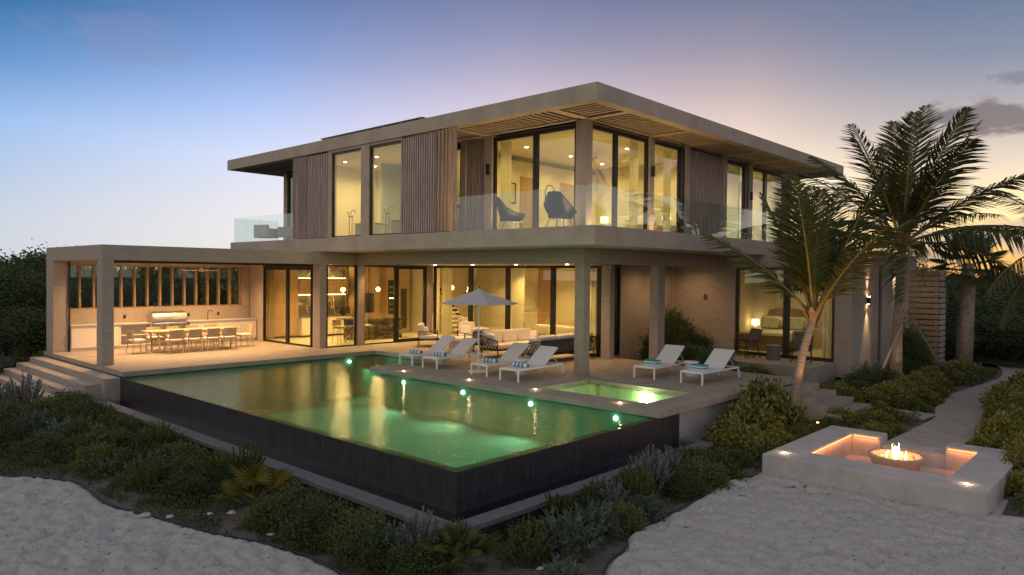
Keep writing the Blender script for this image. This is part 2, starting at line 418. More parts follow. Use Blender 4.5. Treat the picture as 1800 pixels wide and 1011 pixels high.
edgeR = spline([(6.2, 4.2), (7.2, 5.1), (7.96, 5.54), (8.55, 5.66), (9.19, 5.99), (10.5, 6.0), (11.47, 6.08), (12.7, 6.2), (13.55, 5.95)])
polyL = [(-7, 18.5)] + edgeL + [(3.5, 4.5), (-7, -7)]
polyR = edgeR + [(13.64, 5.9), (13.64, 2.2), (13.9, 1.7), (15.5, .4), (15.5, -8), (-7, -8), (4.4, 3.6)]
polyS = [(-7, 18.5)] + edgeL + [(5.2, 4.9)] + edgeR + [(14.0, 5.9), (14.0, 2.25), (14.15, 1.78), (15.2, .6), (15.6, -8), (-9, -8)]
def sand_z(X, Y):
    d = sdist(X, Y, polyS)
    b = -1.16 + .155*sstep(-.10, .10, d)
    b = np.where((X > 13.3) & (Y > 2.1) & (Y < 6.0), np.maximum(b, -1.02), b)
    b = b + .11*sstep(12.2, 14.2, X)*sstep(-.1, .3, d)*sstep(1.2, 3.0, Y)*0 + .02*sstep(.1, 1.5, d)
    p = vnoise(X, Y, 5.4, 1); q = vnoise(X, Y, 11, 2); w = vnoise(X, Y, 1.1, 3)
    dimp = -.06*sstep(.52, .80, p) - .035*sstep(.5, .85, q) + .04*(w-.5) + .022*vnoise(X, Y, 16, 5)
    return b + dimp*sstep(-.1, .25, d)
tag(ob('sand', grid_mesh('sand', np.arange(-3, 15.6, .055), np.arange(-3, 18.6, .055), sand_z, SAND), SAND), kind='structure')
EDG = mat('edging_rubber', (.02, .02, .02), .7)
for e, lb in ((edgeL, 'thin black edging strip curving round the left sand area'), (edgeR, 'thin black edging strip between right sand and shrubs')):
    ob('edging_strip', MB().tube([(p[0], p[1], -1.03) for p in e], .016, 5), EDG, label=lb, cat='garden edging')

# ================================================================ POOL
W0 = -.155
pool = thing('swimming_pool', 'L shaped infinity pool with dark stone overflow walls and lower catch basin', 'pool', (7.4, 7.9, -1.1), wparts=True)
def part(n, mb, m, p, **k): return ob(n, mb, m, p, world=True, **k)
tank = MB()
XA, XB, XC, YA, YB, YC = 7.58, 13.29, 16.2, 8.13, 17.6, 21.75
PF = -1.62
tank.box(XA-.02, XC+.1, YA-.02, YC+.1, PF-.2, PF)
tank.box(XA-.012, XA, YA, YC, PF, W0-.02)
tank.box(XA, XB, YA-.012, YA, PF, W0-.02)
tank.box(XB, XB+.1, YA, YB, PF, -.14); tank.box(XB+.1, XC+.1, YB-.1, YB, PF, -.14)
tank.box(XC, XC+.1, YB, YC, PF, -.14); tank.box(XA, XC, YC, YC+.1, PF, -.14)
part('tank', tank, POOLT, pool)
part('pool_ledge', B(15.4, XC-.005, YB+.01, YC-.01, PF+.005, -.62), POOLT, pool)
# outer overflow walls as separate stone panels
n = 15; y0, y1 = 7.905, 21.62; w = (y1-y0)/n
for i in range(n):
    part('wall_panel', B(7.38+rng.uniform(-.001, .001), 7.565, y0+i*w+.002, y0+(i+1)*w-.002, -1.2, W0-.012, .003), DARKST, pool)
n = 7; x0, x1 = 7.57, 13.95; w = (x1-x0)/n
for i in range(n):
    part('wall_panel', B(x0+i*w+.002, x0+(i+1)*w-.002, 7.905+rng.uniform(-.001, .001), 8.11, -1.2, (W0-.012) if i < 6 else -.14, .003), DARKST, pool)
# catch basin
n = 16; y0, y1 = 7.2, 22.0; w = (y1-y0)/n
for i in range(n):
    part('basin_coping', B(6.655, 6.97, y0+i*w+.001, y0+(i+1)*w-.001, -.80, -.72, .004), DARKCOP, pool)
    part('basin_panel', B(6.67, 6.93, y0+i*w+.002+.015, y0+(i+1)*w-.002, -1.3, -.803), DARKST, pool)
n = 8; x0, x1 = 6.972, 14.3; w = (x1-x0)/n
for i in range(n):
    part('basin_coping', B(x0+i*w+.001, x0+(i+1)*w-.001, 7.2, 7.50, -.80, -.72, .004), DARKCOP, pool)
    part('basin_panel', B(x0+i*w+.002, x0+(i+1)*w-.002, 7.215, 7.47, -1.3, -.803), DARKST, pool)
part('basin_floor', MB().box(6.9, 7.4, 7.4, 22, -1.25, -1.1).box(7.4, 14.2, 7.4, 7.92, -1.25, -1.1), DARKST, pool)
part('basin_end', MB().box(14.0, 14.3, 7.5, 7.9, -1.2, -.72), DARKCOP, pool)

def watermat(name, tint, scale=2.2, st=.25, tcol=None):
    m = bpy.data.materials.new(name); m.use_nodes = True
    nt = m.node_tree; N = nt.nodes; L = nt.links; N.remove(N['Principled BSDF']); out = N['Material Output']
    g = N.new('ShaderNodeNewGeometry')
    n1 = N.new('ShaderNodeTexNoise'); n1.inputs['Scale'].default_value = scale; n1.inputs['Detail'].default_value = 3; L.new(g.outputs['Position'], n1.inputs['Vector'])
    n2 = N.new('ShaderNodeTexNoise'); n2.inputs['Scale'].default_value = scale*5.5; n2.inputs['Detail'].default_value = 3; L.new(g.outputs['Position'], n2.inputs['Vector'])
    a = N.new('ShaderNodeMath'); a.operation = 'MULTIPLY_ADD'; L.new(n2.outputs['Fac'], a.inputs[0]); a.inputs[1].default_value = .30; L.new(n1.outputs['Fac'], a.inputs[2])
    bm = N.new('ShaderNodeBump'); bm.inputs['Strength'].default_value = st; bm.inputs['Distance'].default_value = .06; L.new(a.outputs[0], bm.inputs['Height'])
    t = N.new('ShaderNodeBsdfRefraction'); t.inputs['IOR'].default_value = 1.12; t.inputs['Roughness'].default_value = .02; t.inputs[0].default_value = (*tint, 1); L.new(bm.outputs[0], t.inputs['Normal'])
    tr = N.new('ShaderNodeBsdfTransparent'); tr.inputs[0].default_value = (*tint, 1)
    m1 = N.new('ShaderNodeMixShader'); m1.inputs[0].default_value = 1.0; L.new(t.outputs[0], m1.inputs[1]); L.new(tr.outputs[0], m1.inputs[2])
    gl = N.new('ShaderNodeBsdfGlossy'); gl.inputs['Roughness'].default_value = .03; L.new(bm.outputs[0], gl.inputs['Normal'])
    fr = schlick(N, L, .07, 1.0, bm.outputs[0])
    mx = N.new('ShaderNodeMixShader'); L.new(fr.outputs[0], mx.inputs[0]); L.new(m1.outputs[0], mx.inputs[1]); L.new(gl.outputs[0], mx.inputs[2])
    L.new(mx.outputs[0], out.inputs[0]); return m
WATER = watermat('pool_water', (.21, .86, .52), 6.5, .15)
WATERD = watermat('basin_water', (.5, .6, .6), 1.6, .06)
def flat(polys, z):
    m = MB()
    for p in polys: m.add([(x, y, z) for x, y in p], [tuple(range(len(p)))])
    return m
struct('water', flat([[(7.384, 7.908), (13.3, 7.908), (13.3, YB), (XC+.05, YB), (XC+.05, YC+.05), (7.384, YC+.05)]], W0), WATER)
struct('basin_water', flat([[(6.95, 7.48), (14.05, 7.48), (14.05, 7.907), (7.382, 7.907), (7.382, 22.05), (6.95, 22.05)]], -.79), WATERD)
# underwater lamps
for (x, y, nx, ny) in ((13.28, 16.5, -1, 0), (13.28, 14.0, -1, 0), (13.28, 11.6, -1, 0), (13.28, 9.1, -1, 0), (15.0, 21.70, 0, -1), (7.60, 10.2, 1, 0), (7.60, 14.2, 1, 0), (7.60, 18.4, 1, 0), (10.2, 8.15, 0, 1)):
    M = Matrix.Translation((x, y, -.34)) @ (Matrix.Rotation(nx*PI/2, 4, 'Y') if nx else Matrix.Rotation(-ny*PI/2, 4, 'X'))
    part('pool_lamp', MB().lathe([(.001, .03), (.045, .028), (.052, .0)], n=16, M=M), POOLE, pool)
    l = light('pool_lamp_light', 'SPOT', (x+nx*.12, y+ny*.12, -.36), 70 if x > 13 else 70, (.96, 1, .76), .012, spot=146, blend=1)
    aim(l, (x+nx*3, y+ny*3, -1.5))

# ================================================================ TERRACES (paving)
CT = -.135
deck = MB()
deck.box(7.42, 7.75, 21.5, 29.0, CT, 0); deck.box(7.752, 15.98, 21.5, 29.0, CT, 0)          # pavilion floor
deck.box(15.982, 20.6, 17.852, 29.0, CT, 0)
deck.box(13.04, 15.98, 11.792, 17.85, CT, 0); deck.box(15.982, 20.6, 11.792, 17.85, CT, 0)
deck.box(13.04, 13.75, 7.85, 11.79, CT, 0); deck.box(15.76, 20.36, 7.85, 11.79, CT, 0); deck.box(13.752, 15.758, 7.85, 8.60, CT, 0)
deck.box(13.752, 15.758, 11.70, 11.79, CT, 0)
deck.box(20.602, 25.0, 14.62, 29, CT, 0)
terr = struct('terrace_paving', deck, STONE)
struct('terrace_wall', MB().box(14.02, 20.2, 8.12, 8.3, -1.3, CT-.002).box(20.2, 20.4, 8.2, 12.4, -1.3, CT-.002).box(7.6, 15.9, 22.0, 22.2, -1.3, CT-.002).box(7.55, 7.6, 21.7, 28.9, -1.3, CT-.002), CONC)
# bedroom terrace slab
struct('bedroom_terrace', MB().box(22.9, 25.05, 8.4, 12.4, -1.3, -.01), STONE)
# steps at the pavilion's left side
for i, (xa, ya) in enumerate(((6.98, 21.62), (6.60, 21.98), (6.24, 22.34), (5.88, 22.7), (5.5, 23.0))):
    st = struct('stone_step', B(xa, 7.40-.001*i, ya, 28.9+.02*i, -1.15, -.165-i*.167, .008), STEPST)
# steps off the sun deck to the garden path
for i in range(4):
    struct('stone_step', B(18.9+.002*i, 20.9+.12*i, 7.845-.42*(i+1), 7.845-.42*i-.002, -1.15, -.165-i*.16, .008), STONE)
struct('terrace_wall', MB().box(20.36, 20.5, 7.85, 8.2, -1.3, CT-.004), CONC)
# spa
spa = thing('hot_tub', 'sunken rectangular spa with pale green lit water in the sun deck', 'spa', (14.7, 10.1, -1), wparts=True)
sp = MB(); sp.box(13.70, 15.80, 8.57, 11.72, -1.2, -1.05); sp.box(13.70, 13.75, 8.6, 11.7, -1.05, -.139); sp.box(15.76, 15.81, 8.6, 11.7, -1.05, -.139)
sp.box(13.75, 15.76, 8.55, 8.6, -1.05, -.139); sp.box(13.75, 15.76, 11.7, 11.75, -1.05, -.139)
SPAT = mat('spa_plaster', (.50, .70, .42), .6, var=.06)
part('tank', sp, SPAT, spa)
part('seat', MB().box(15.3, 15.755, 8.61, 11.69, -1.049, -.52).box(13.755, 15.299, 8.61, 9.0, -1.049, -.52), SPAT, spa)
for i in range(4): part('spa_step', B(13.76, 15.29, 10.5+i*.3, 11.695, -1.048+.002*i, -.88+i*.18), SPAT, spa)
SPW = watermat('spa_water', (.80, .95, .70), 3, .12)
part('spa_water', flat([[(13.751, 8.601), (15.759, 8.601), (15.759, 11.699), (13.751, 11.699)]], -.045), SPW, spa)
M = Matrix.Translation((15.27, 10.35, -.35)) @ Matrix.Rotation(-PI/2, 4, 'Y')
part('spa_lamp', MB().lathe([(.001, .03), (.07, .028), (.085, 0)], n=16, M=Matrix.Translation((15.75, 9.9, -.30)) @ Matrix.Rotation(-PI/2, 4, 'Y')), POOLE, spa)
light('spa_light', 'POINT', (15.62, 9.9, -.32), 22, (.85, 1, .62), .04)
light('spa_light', 'POINT', (14.3, 10.9, -.2), 9, (.85, 1, .62), .1)  # added fill glow inside the spa water, no lamp body

# ================================================================ FIRE PIT
pit = thing('fire_pit_bench', 'sunken square white concrete fire pit bench beside the boardwalk', 'bench', (13.6, 2.2, -1.05), wparts=True)
PT = -.62
LEDO = emat('led_amber', (1, .36, .12), 2.2)
part('front_bench', B(13.60, 14.36, 2.20, 5.90, -1.4, PT, .012), CONC, pit)
part('side_bench', B(14.362, 17.42, 5.29, 5.90, -1.4, PT-.001, .01), CONC, pit)
part('side_bench', B(14.362, 17.42, 2.20, 2.88, -1.4, PT-.001, .01), CONC, pit)
part('rear_arm', B(16.90, 17.42, 4.70, 5.288, -1.4, PT-.0015, .01), CONC, pit)
part('rear_arm', B(16.90, 17.42, 2.882, 3.47, -1.4, PT-.0015, .01), CONC, pit)
part('floor', B(14.36, 17.1, 2.88, 5.29, -1.3, -1.10), CONC, pit)
part('entry_step', B(16.95, 17.42, 3.47, 4.70, -1.3, -.80), CONC, pit)
for (a, b) in (((14.365, 2.95, 5.25), 'x'), ((16.895, 4.75, 5.25), 'x2'), ((16.895, 2.92, 3.42), 'x2')):
    x, ya, yb = a; s = .03 if b == 'x' else -.03
    part('led_strip', B(min(x, x+s*.5), max(x, x+s*.5), ya, yb, PT-.055, PT-.04), LEDO, pit)
for y in (5.285, 2.885):
    s = -.015 if y > 4 else .015
    part('led_strip', B(14.45, 16.85, min(y, y+s), max(y, y+s), PT-.055, PT-.04), LEDO, pit)
FIRE = (1, .27, .07)
for (x, y, sx, sy, tx, ty) in ((15.65, 5.25, 2.3, .04, 15.65, 5.0), (15.65, 2.92, 2.3, .04, 15.65, 3.2), (14.40, 4.08, .04, 2.2, 14.7, 4.08), (16.86, 5.0, .04, .5, 16.6, 5.0), (16.86, 3.17, .04, .5, 16.6, 3.17)):
    light('pit_led_light', 'AREA', (x, y, PT-.07), 2.3 if sx > .1 or sy > 1 else .8, FIRE, sx, (0, 0, 0), sy=sy)
bowl = thing('fire_bowl', 'round cast concrete fire bowl with burning flames in the pit', 'fire bowl', (15.62, 4.05, -1.10))
def lz(n, prof, m, p, nn=32, **k): return ob(n, MB().lathe(prof, n=nn), m, p, smooth=k.pop('smooth', True), **k)
lz('bowl', [(.22, .0), (.26, .01), (.40, .18), (.50, .40), (.505, .43), (.43, .435), (.40, .40), (.36, .36), (.001, .34)], BOWL, bowl)
LAVA = mat('lava_glass', (.35, .12, .05), .3, var=.4, vs=30, emit=(1, .35, .08), es=1.0)
lava = MB()
for i in range(90):
    a = rng.uniform(0, 2*PI); r = .34*math.sqrt(rng.uniform()); s = rng.uniform(.012, .03)
    lava.box(-s, s, -s, s, -s, s, M=Matrix.Translation((r*math.cos(a), r*math.sin(a), .37)) @ Matrix.Rotation(rng.uniform(0, 3), 4, (rng.uniform(), rng.uniform(), 1)))
ob('fire_glass', lava, LAVA, bowl)
FL1 = emat('flame', (1, .50, .12), 9); FL2 = emat('flame_core', (1, .80, .42), 16)
def flame(x, y, h, r, m, seed):
    rr = np.random.default_rng(seed); p = []; rs = []; dx = dy = 0
    for i in range(9):
        t = i/8; dx += rr.uniform(-.02, .03); dy += rr.uniform(-.02, .02)
        p.append((x+dx*t, y+dy*t, .36+h*t)); rs.append(max(.002, r*(math.sin(PI*(t*.85+.15))**1.2)*(1-t*.55)))
    return MB().tube(p, rs, 8)
for i in range(9):
    a = i*2.4; r = .03+.026*i
    ob('flame', flame(r*math.cos(a), r*math.sin(a), rng.uniform(.10, .30)*(1-.04*i), rng.uniform(.014, .03), FL1 if i % 2 else FL2, 40+i), FL1 if i % 2 else FL2, bowl, smooth=True)
light('fire_light', 'POINT', (15.62, 4.05, -.55), 22, (1, .33, .09), .12)

# ================================================================ BOARDWALK
bw = tag(bpy.data.objects.new('boardwalk', None), kind='structure'); COL.objects.link(bw)
cl = spline([(17.43, 4.06), (19.5, 4.02), (21.3, 4.0), (23.2, 4.35), (26.0, 4.55), (28.8, 4.35), (32.0, 4.2), (36, 4.9), (42, 7.2)], k=28)
cum = [0]
for a, b in zip(cl, cl[1:]): cum.append(cum[-1]+math.dist(a, b))
def atlen(s):
    for i in range(len(cl)-1):
        if cum[i+1] >= s:
            t = (s-cum[i])/(cum[i+1]-cum[i]+1e-9); p = [cl[i][k]+(cl[i+1][k]-cl[i][k])*t for k in (0, 1)]
            return p, math.atan2(cl[i+1][1]-cl[i][1], cl[i+1][0]-cl[i][0])
    return cl[-1], 0
s = .1; pm = [B(-.133, .133, -.62, .62, -.03, 0, .003).mesh('plank', PLANK) for _ in range(1)]
while s < cum[-1]-.2:
    p, a = atlen(s)
    o = link('plank', pm[0], bw, False); o.location = (p[0], p[1], -.79+rng.uniform(-.006, .006)); o.rotation_euler = (0, 0, a+rng.uniform(-.006, .006))
    o.scale = (1, 1 + .04*rng.uniform(), 1); s += .302
# branch to the sun-deck steps
for i in range(11):
    y = 4.85+i*.302
    o = link('plank', pm[0], bw, False); o.location = (21.3+.02*i, y, -.797+rng.uniform(-.003, .003)); o.rotation_euler = (0, 0, PI/2-.1); o.scale = (1, .9, 1)
STR = mat('beach_path', (.30, .28, .26), .95, var=.15, bump=.5)
struct('garden_path', flat([[(36, 3.0), (60, 9), (60, 14), (36, 7.5)]], -.74), STR)

# ================================================================ VILLA
V = thing('villa', 'two storey modern villa with glass walls, timber slat screens and flat overhanging roof', 'house', (16.5, 12.5, 0), wparts=True)
P = thing('pavilion', 'open concrete kitchen pavilion attached at the left of the villa', 'pavilion', (7.5, 23.45, 0), wparts=True)
def vb(n, *a, m=STUCCO, p=V, b=.006, **k): return part(n, B(*a, b), m, p, **k)
S0, S1 = 3.60, 4.10          # floor slab between the storeys
XF, YF = 14.90, 10.90
# slab
part('floor_slab', MB().box(XF, 33.0, YF, 30.55, S0, S1, .01), STUCCO, V)
# columns and beams of the covered terrace
vb('column', 16.5, 16.80, 12.45, 12.78, 0, 3.15, m=STUCCO_D)
vb('column', 16.55, 16.84, 23.38, 23.68, 0, 3.13, m=STUCCO_D)
vb('column', 20.50, 20.92, 12.45, 12.78, -.2, 3.15, m=STUCCO_D)
vb('column', 20.09, 20.37, 14.06, 14.42, 0, 3.16, m=STUCCO_D)
vb('beam', 16.5, 16.8, 12.45, 23.446, 3.15, S0-.003, m=STUCCO_D)
vb('beam', 16.803, 25.096, 12.45, 12.75, 3.15, S0-.003, m=STUCCO_D)
vb('ceiling', 16.803, 20.45, 12.753, 23.45, 3.19, S0-.004, m=PLASTC)
vb('ceiling', 20.453, 25.09, 12.753, 14.5, 3.40, S0-.004, m=STUCCO)
# ---- glazing helper
def glaze(p, axis, c, a0, a1, z0, z1, dark=BLACKM, fr=.05, dep=.09, top=None, name='window', gm=GLASS):
    top = top or fr
    m = MB(); h = dep/2
    def bx(u0, u1, v0, v1, q=m, t=h):
        if axis == 'x': q.box(c-t, c+t, u0, u1, v0, v1)
        else: q.box(u0, u1, c-t, c+t, v0, v1)
    bx(a0, a0+fr, z0, z1); bx(a1-fr, a1, z0, z1); bx(a0+fr, a1-fr, z0, z0+fr); bx(a0+fr, a1-fr, z1-top, z1)
    o = part(name, m, dark, p)
    g = MB(); bx(a0+fr, a1-fr, z0+fr, z1-top, g, .006)
    part('pane', g, gm, o)
    for ch in o.children: ch.location = (0, 0, 0)
    return o
# ---- ground floor glazing
for a, b in ((14.72, 16.80), (16.80, 19.06), (19.06, 21.13), (21.13, 23.36)):
    glaze(V, 'x', 20.42, a+.001, b-.001, .0, 3.16, fr=.10, top=.09, name='sliding_door')
vb('mullion', 20.36, 20.46, 14.43, 14.71, 0, 3.16, m=BLACKM)
glaze(V, 'y', 23.50, 16.86, 18.44, 0, 3.14, fr=.05)
glaze(V, 'y', 23.50, 18.46, 20.06, 0, 3.14, fr=.13, top=.14, name='glass_door')
vb('wall', 20.08, 20.37, 23.40, 23.62, 0, 3.16, m=STUCCO_D)
glaze(V, 'y', 23.50, 15.19, 16.53, 0, 3.12, fr=.05)
glaze(V, 'x', 14.90, 23.97, 25.72, 0, 3.0, fr=.07, top=.08, name='sliding_door')
glaze(V, 'x', 14.90, 25.74, 27.58, 0, 3.0, fr=.07, top=.08, name='sliding_door')
vb('lintel', 14.84, 14.98, 23.97, 27.58, 3.001, 3.13, m=BLACKM)
vb('wall', 14.84, 15.0, 27.585, 28.7, 0, 3.13)
vb('column', 14.90, 15.18, 23.45, 23.95, 0, 3.13, m=STUCCO_D)
glaze(V, 'y', 14.66, 20.47, 21.50, -.0, 3.16, fr=.06)
vb('wall', 21.52, 25.09, 14.60, 14.80, -.3, 3.39, m=STUCCO_D)
# kitchen + living shell
vb('interior_floor', 15.0, 20.40, 23.56, 28.6, .001, .012, m=FLOORI); vb('interior_floor', 20.48, 28.0, 14.85, 28.6, .001, .012, m=FLOORI)
vb('interior_ceiling', 15.0, 20.40, 23.56, 28.6, 3.14, 3.3, m=PLASTC); vb('interior_ceiling', 20.48, 28.0, 14.85, 28.6, 3.17, 3.4, m=PLASTC)
vb('wall', 15.0, 28.0, 28.602, 28.8, 0, 3.5, m=PLAST)
vb('wall', 28.0, 28.2, 16.6, 28.6, 0, 3.5, m=PLAST)
vb('wall', 25.3, 28.0, 14.61, 14.84, 0, 3.5, m=PLAST)
# curved-less partition between living and stair, with art
vb('partition', 22.55, 22.72, 25.6, 28.6, .012, 3.17, m=PLAST)
# ---- bedroom wing, ground floor
vb('wall', 25.1, 25.3, 12.01, 14.59, -.3, S0-.004, m=STUCCO_D)
vb('wall', 25.1, 25.3, 7.93, 12.008, 3.17, S0-.004, m=STUCCO_D)
vb('wall', 25.1, 25.3, 7.93, 8.47, -.5, 3.168, m=STUCCO_D)
glaze(V, 'x', 25.2, 10.14, 12.0, 0, 3.165, dark=BRONZE, fr=.10, top=.08)
glaze(V, 'x', 25.2, 8.48, 10.12, 0, 3.165, dark=BRONZE, fr=.10, top=.08)
vb('wall', 25.303, 28.0, 7.93, 8.13, -.6, S0-.004, m=STUCCO_D)
glaze(V, 'y', 8.05, 28.02, 28.36, -.2, 3.3, fr=.05)
vb('wall', 28.38, 33.0, 7.93, 8.13, -.6, S0-.004, m=STUCCO_D)
vb('wall', 28.0, 28.38, 7.935, 8.13, 3.31, S0-.005, m=STUCCO_D)
vb('wing_roof', 25.1, 33.0, 7.93, 10.89, S0, S0+.12)
vb('interior_floor', 25.31, 29.8, 8.14, 13.6, .0, .012, m=FLOORI); vb('interior_ceiling', 25.31, 29.8, 8.14, 13.6, 3.17, 3.3, m=PLASTC)
vb('wall', 29.55, 29.7, 8.14, 13.6, .013, 3.169, m=PLAST); vb('wall', 25.31, 29.8, 13.3, 13.45, .013, 3.169, m=PLAST)
# ---- upper storey
Z0, Z1 = S1, 7.28
U = 16.6; W = 12.5
vb('corner_pier', 16.60, 16.90, 12.50, 12.88, Z0, Z1)
for a, b in ((12.89, 14.48), (14.49, 16.26)): glaze(V, 'x', U+.12, a, b, Z0, 7.2, fr=.09, top=.13, name='sliding_door')
vb('pier', 16.62, 16.86, 16.27, 16.62, Z0, Z1)
vb('wall', 16.75, 16.9, 16.622, 17.50, Z0, Z1, m=STUCCO)
slm = B(-.03, .03, -.032, .032, 0, 3.10, .003).mesh('slat', SLAT)
def slat(x, y, z=4.12, rz=0, me=None, sc=1, nm='slat'):
    o = link(nm, me or slm, V); o.location = tuple(Vector((x, y, z)) - V.location); o.rotation_euler = (0, 0, rz); o.scale = (1, 1, sc)
    return o
for i in range(8): slat(16.70, 16.68+i*.107)
vb('pier', 16.62, 16.86, 17.50, 17.74, Z0, Z1)
glaze(V, 'x', U+.12, 17.76, 18.75, Z0, 7.2, fr=.06, top=.2, name='window')
vb('transom', 16.65, 16.80, 17.8, 18.74, 5.05, 5.13, m=BLACKM)
# timber screens on the slab edge
yy = 16.30; k = 0
vb('screen_fin', 14.93, 15.02, 16.18, 16.26, Z0, Z1, m=SLAT2)
bladem = B(-.09, .09, -.015, .015, 0, 3.12, .004).mesh('louvre', SLAT)
for i in range(5): slat(15.0, 16.42+i*.165, rz=.25, me=bladem, nm='louvre')
y = 17.18
while y < 18.78: slat(14.97, y); y += .112
part('screen_gap_shade', B(15.02, 15.05, 17.15, 18.79, 4.11, 7.25), BLACKM, V)  # black sheet stands in for the shade in the slat gaps
def bwin(y0, y1):
    glaze(V, 'x', 15.05, y0, y1, Z0+.02, 7.19, fr=.035, top=.07)
bwin(18.83, 20.55); bwin(21.02, 22.85)
vb('pier', 14.95, 15.2, 20.555, 21.015, Z0, Z1)
vb('pier', 14.97, 15.2, 22.855, 23.10, Z0, Z1)
vb('lintel', 14.96, 15.2, 18.80, 20.55, 7.192, Z1); vb('lintel', 14.96, 15.2, 21.02, 22.85, 7.192, Z1)
y = 23.14
while y < 24.45: slat(14.97, y); y += .112
for i in range(6): slat(14.98, 24.58+i*.155, rz=-.3, me=bladem, nm='louvre')
part('screen_gap_shade', B(15.03, 15.06, 23.12, 24.5, 4.11, 7.25), BLACKM, V)  # black again, as painted shade between these slats
vb('wall', 15.06, 15.2, 23.10, 24.9, Z0, Z1)
# recessed body at the far left
vb('wall', 15.2, 17.0, 25.3, 25.45, Z0, Z1); 
glaze(V, 'x', 17.0, 25.5, 27.4, Z0, 7.2, fr=.06); glaze(V, 'x', 17.0, 27.42, 29.3, Z0, 7.2, fr=.06)
vb('pier', 16.9, 17.15, 29.32, 29.6, Z0, Z1)
vb('wall', 17.16, 24.0, 29.4, 29.6, Z0, Z1)
# bathroom interior
vb('wall', 18.6, 18.75, 18.9, 25.3, Z0, 7.2, m=PLAST); vb('wall', 15.21, 18.6, 18.62, 18.76, Z0, 7.2, m=PLAST); vb('wall', 15.21, 18.6, 25.0, 25.15, Z0, 7.2, m=PLAST)
vb('interior_ceiling', 15.06, 18.6, 18.77, 25.0, 7.10, 7.27, m=PLASTC)
vb('partition', 17.3, 18.6, 22.9, 23.0, Z0, 7.1, m=mat('blue_glass_tile', (.28, .34, .36), .3, var=.1))
# master bedroom shell
vb('wall', 16.9, 24.0, 17.5, 17.62, Z0, 7.2, m=PLAST); vb('wall', 23.95, 24.1, 12.7, 17.5, Z0, 7.2, m=PLAST)
vb('interior_ceiling', 16.85, 24.1, 12.65, 17.6, 7.10, 7.27, m=PLASTC); vb('interior_floor', 16.85, 32, 12.65, 17.5, S1+.001, S1+.01, m=FLOORI)
for i in range(3): vb('ceiling_vent_slot', 18.2, 23.9, 17.485, 17.499, 6.90+i*.05, 6.92+i*.05, m=BLACKM, b=0)
# right side glazing on Y = W
def gy(a, b, **k): glaze(V, 'y', W+.12, a, b, Z0, 7.2, **k)
gy(16.92, 18.20, fr=.08, top=.13, name='sliding_door'); gy(18.21, 19.98, fr=.09, top=.13, name='sliding_door')
vb('pier', 20.0, 20.28, 12.52, 12.75, Z0, Z1)
gy(20.30, 22.0, fr=.05, top=.1); vb('mullion', 22.0, 22.27, 12.55, 12.70, Z0, 7.2, m=BLACKM)
vb('pier', 22.28, 22.58, 12.50, 12.75, Z0, Z1)
x = 22.62
while x < 25.0: slat(x, 12.56, rz=PI/2); x += .118
part('screen_gap_shade', B(22.59, 25.02, 12.60, 12.66, 4.11, 7.25), BLACKM, V)  # black sheet gives the right-hand slat gaps their shade
vb('pier', 25.03, 25.35, 12.50, 12.75, Z0, Z1)
gy(25.36, 26.95, fr=.05, top=.1); vb('mullion', 26.96, 27.22, 12.55, 12.70, Z0, 7.2, m=BRONZE)
vb('pier', 27.23, 27.55, 12.50, 12.75, Z0, Z1)
gy(27.56, 28.9, fr=.09, top=.1); gy(28.91, 30.85, fr=.14, top=.1)
vb('pier', 30.90, 31.30, 12.50, 12.9, Z0, Z1)
vb('wall', 31.1, 31.3, 12.91, 17.5, Z0, Z1); vb('wall', 24.11, 31.1, 17.0, 17.15, Z0, 7.2, m=PLAST)
vb('interior_ceiling', 24.11, 31.1, 12.75, 17.0, 7.10, 7.27, m=PLASTC)
vb('partition', 26.9, 27.0, 12.8, 16.9, Z0+.01, 7.1, m=PLAST)
# body core so nothing shows through
vb('wall', 18.8, 24.0, 18.0, 18.1, Z0, Z1); 
# roof
R0, R1 = 7.28, 7.71
XE, YE = 33.1, 30.85
roof = vb('roof', XF+.322, XE-.322, YF+.322, YE-.322, 7.44, R1-.02)
fas = MB(); 
fas.box(XF, XF+.32, YF, YE, R0, R1); fas.box(XF+.321, XE, YF, YF+.32, R0, R1); fas.box(XE-.32, XE, YF+.321, YE, R0, R1); fas.box(XF+.321, XE-.321, YE-.32, YE, R0, R1)
part('roof_border', fas, STUCCO, V)
bars = MB()
for y in (12.44, 16.42): bars.box(XF+.321, U+.3, y, y+.22, R0+.002, 7.437)
for x in (16.62, 20.0, 22.3, 25.05, 27.25, 29.0, 31.0): bars.box(x, x+.24, YF+.321, W+.25, R0+.003, 7.437)
bars.box(16.55, 16.75, 12.8, 30.5, R0+.006, 7.436); bars.box(16.9, 32.7, 12.5, 12.72, R0+.007, 7.436)
bars.box(XF+.321, 16.54, 25.28, 25.5, R0+.002, 7.437)
part('soffit_frame', bars, STUCCO, V)
part('soffit_liner', MB().box(XF+.33, 32.7, YF+.33, 30.5, 7.431, 7.4395), BLACKM, V)
sx = B(0, 1.32, -.055, .055, 0, .07, .004).mesh('soffit_slat', SLAT2)
def sof(me, x, y, rz=0, sc=1):
    o = link('soffit_slat', me, V); o.location = tuple(Vector((x, y, 7.315)) - V.location); o.rotation_euler = (0, 0, rz); o.scale = (sc, 1, 1)
y = 12.80
while y < 18.85:
    if not 16.36 < y < 16.68: sof(sx, 15.223, y)
    y += .23
y = 25.58
while y < 30.45: sof(sx, 15.223, y); y += .23
x = 15.33
while x < 16.6: sof(sx, x, 11.223, PI/2, .92); x += .22
xs = [16.62, 20.0, 22.3, 25.05, 27.25, 29.0, 31.0]
x = 16.95
while x < 32.7:
    if not any(a-.05 < x < a+.29 for a in xs): sof(sx, x, 11.223, PI/2, .96)
    x += .24
solar = thing('solar_array', 'row of dark solar panels lying low on the flat roof', 'solar panels', (16.2, 21, 7.72), wparts=True)
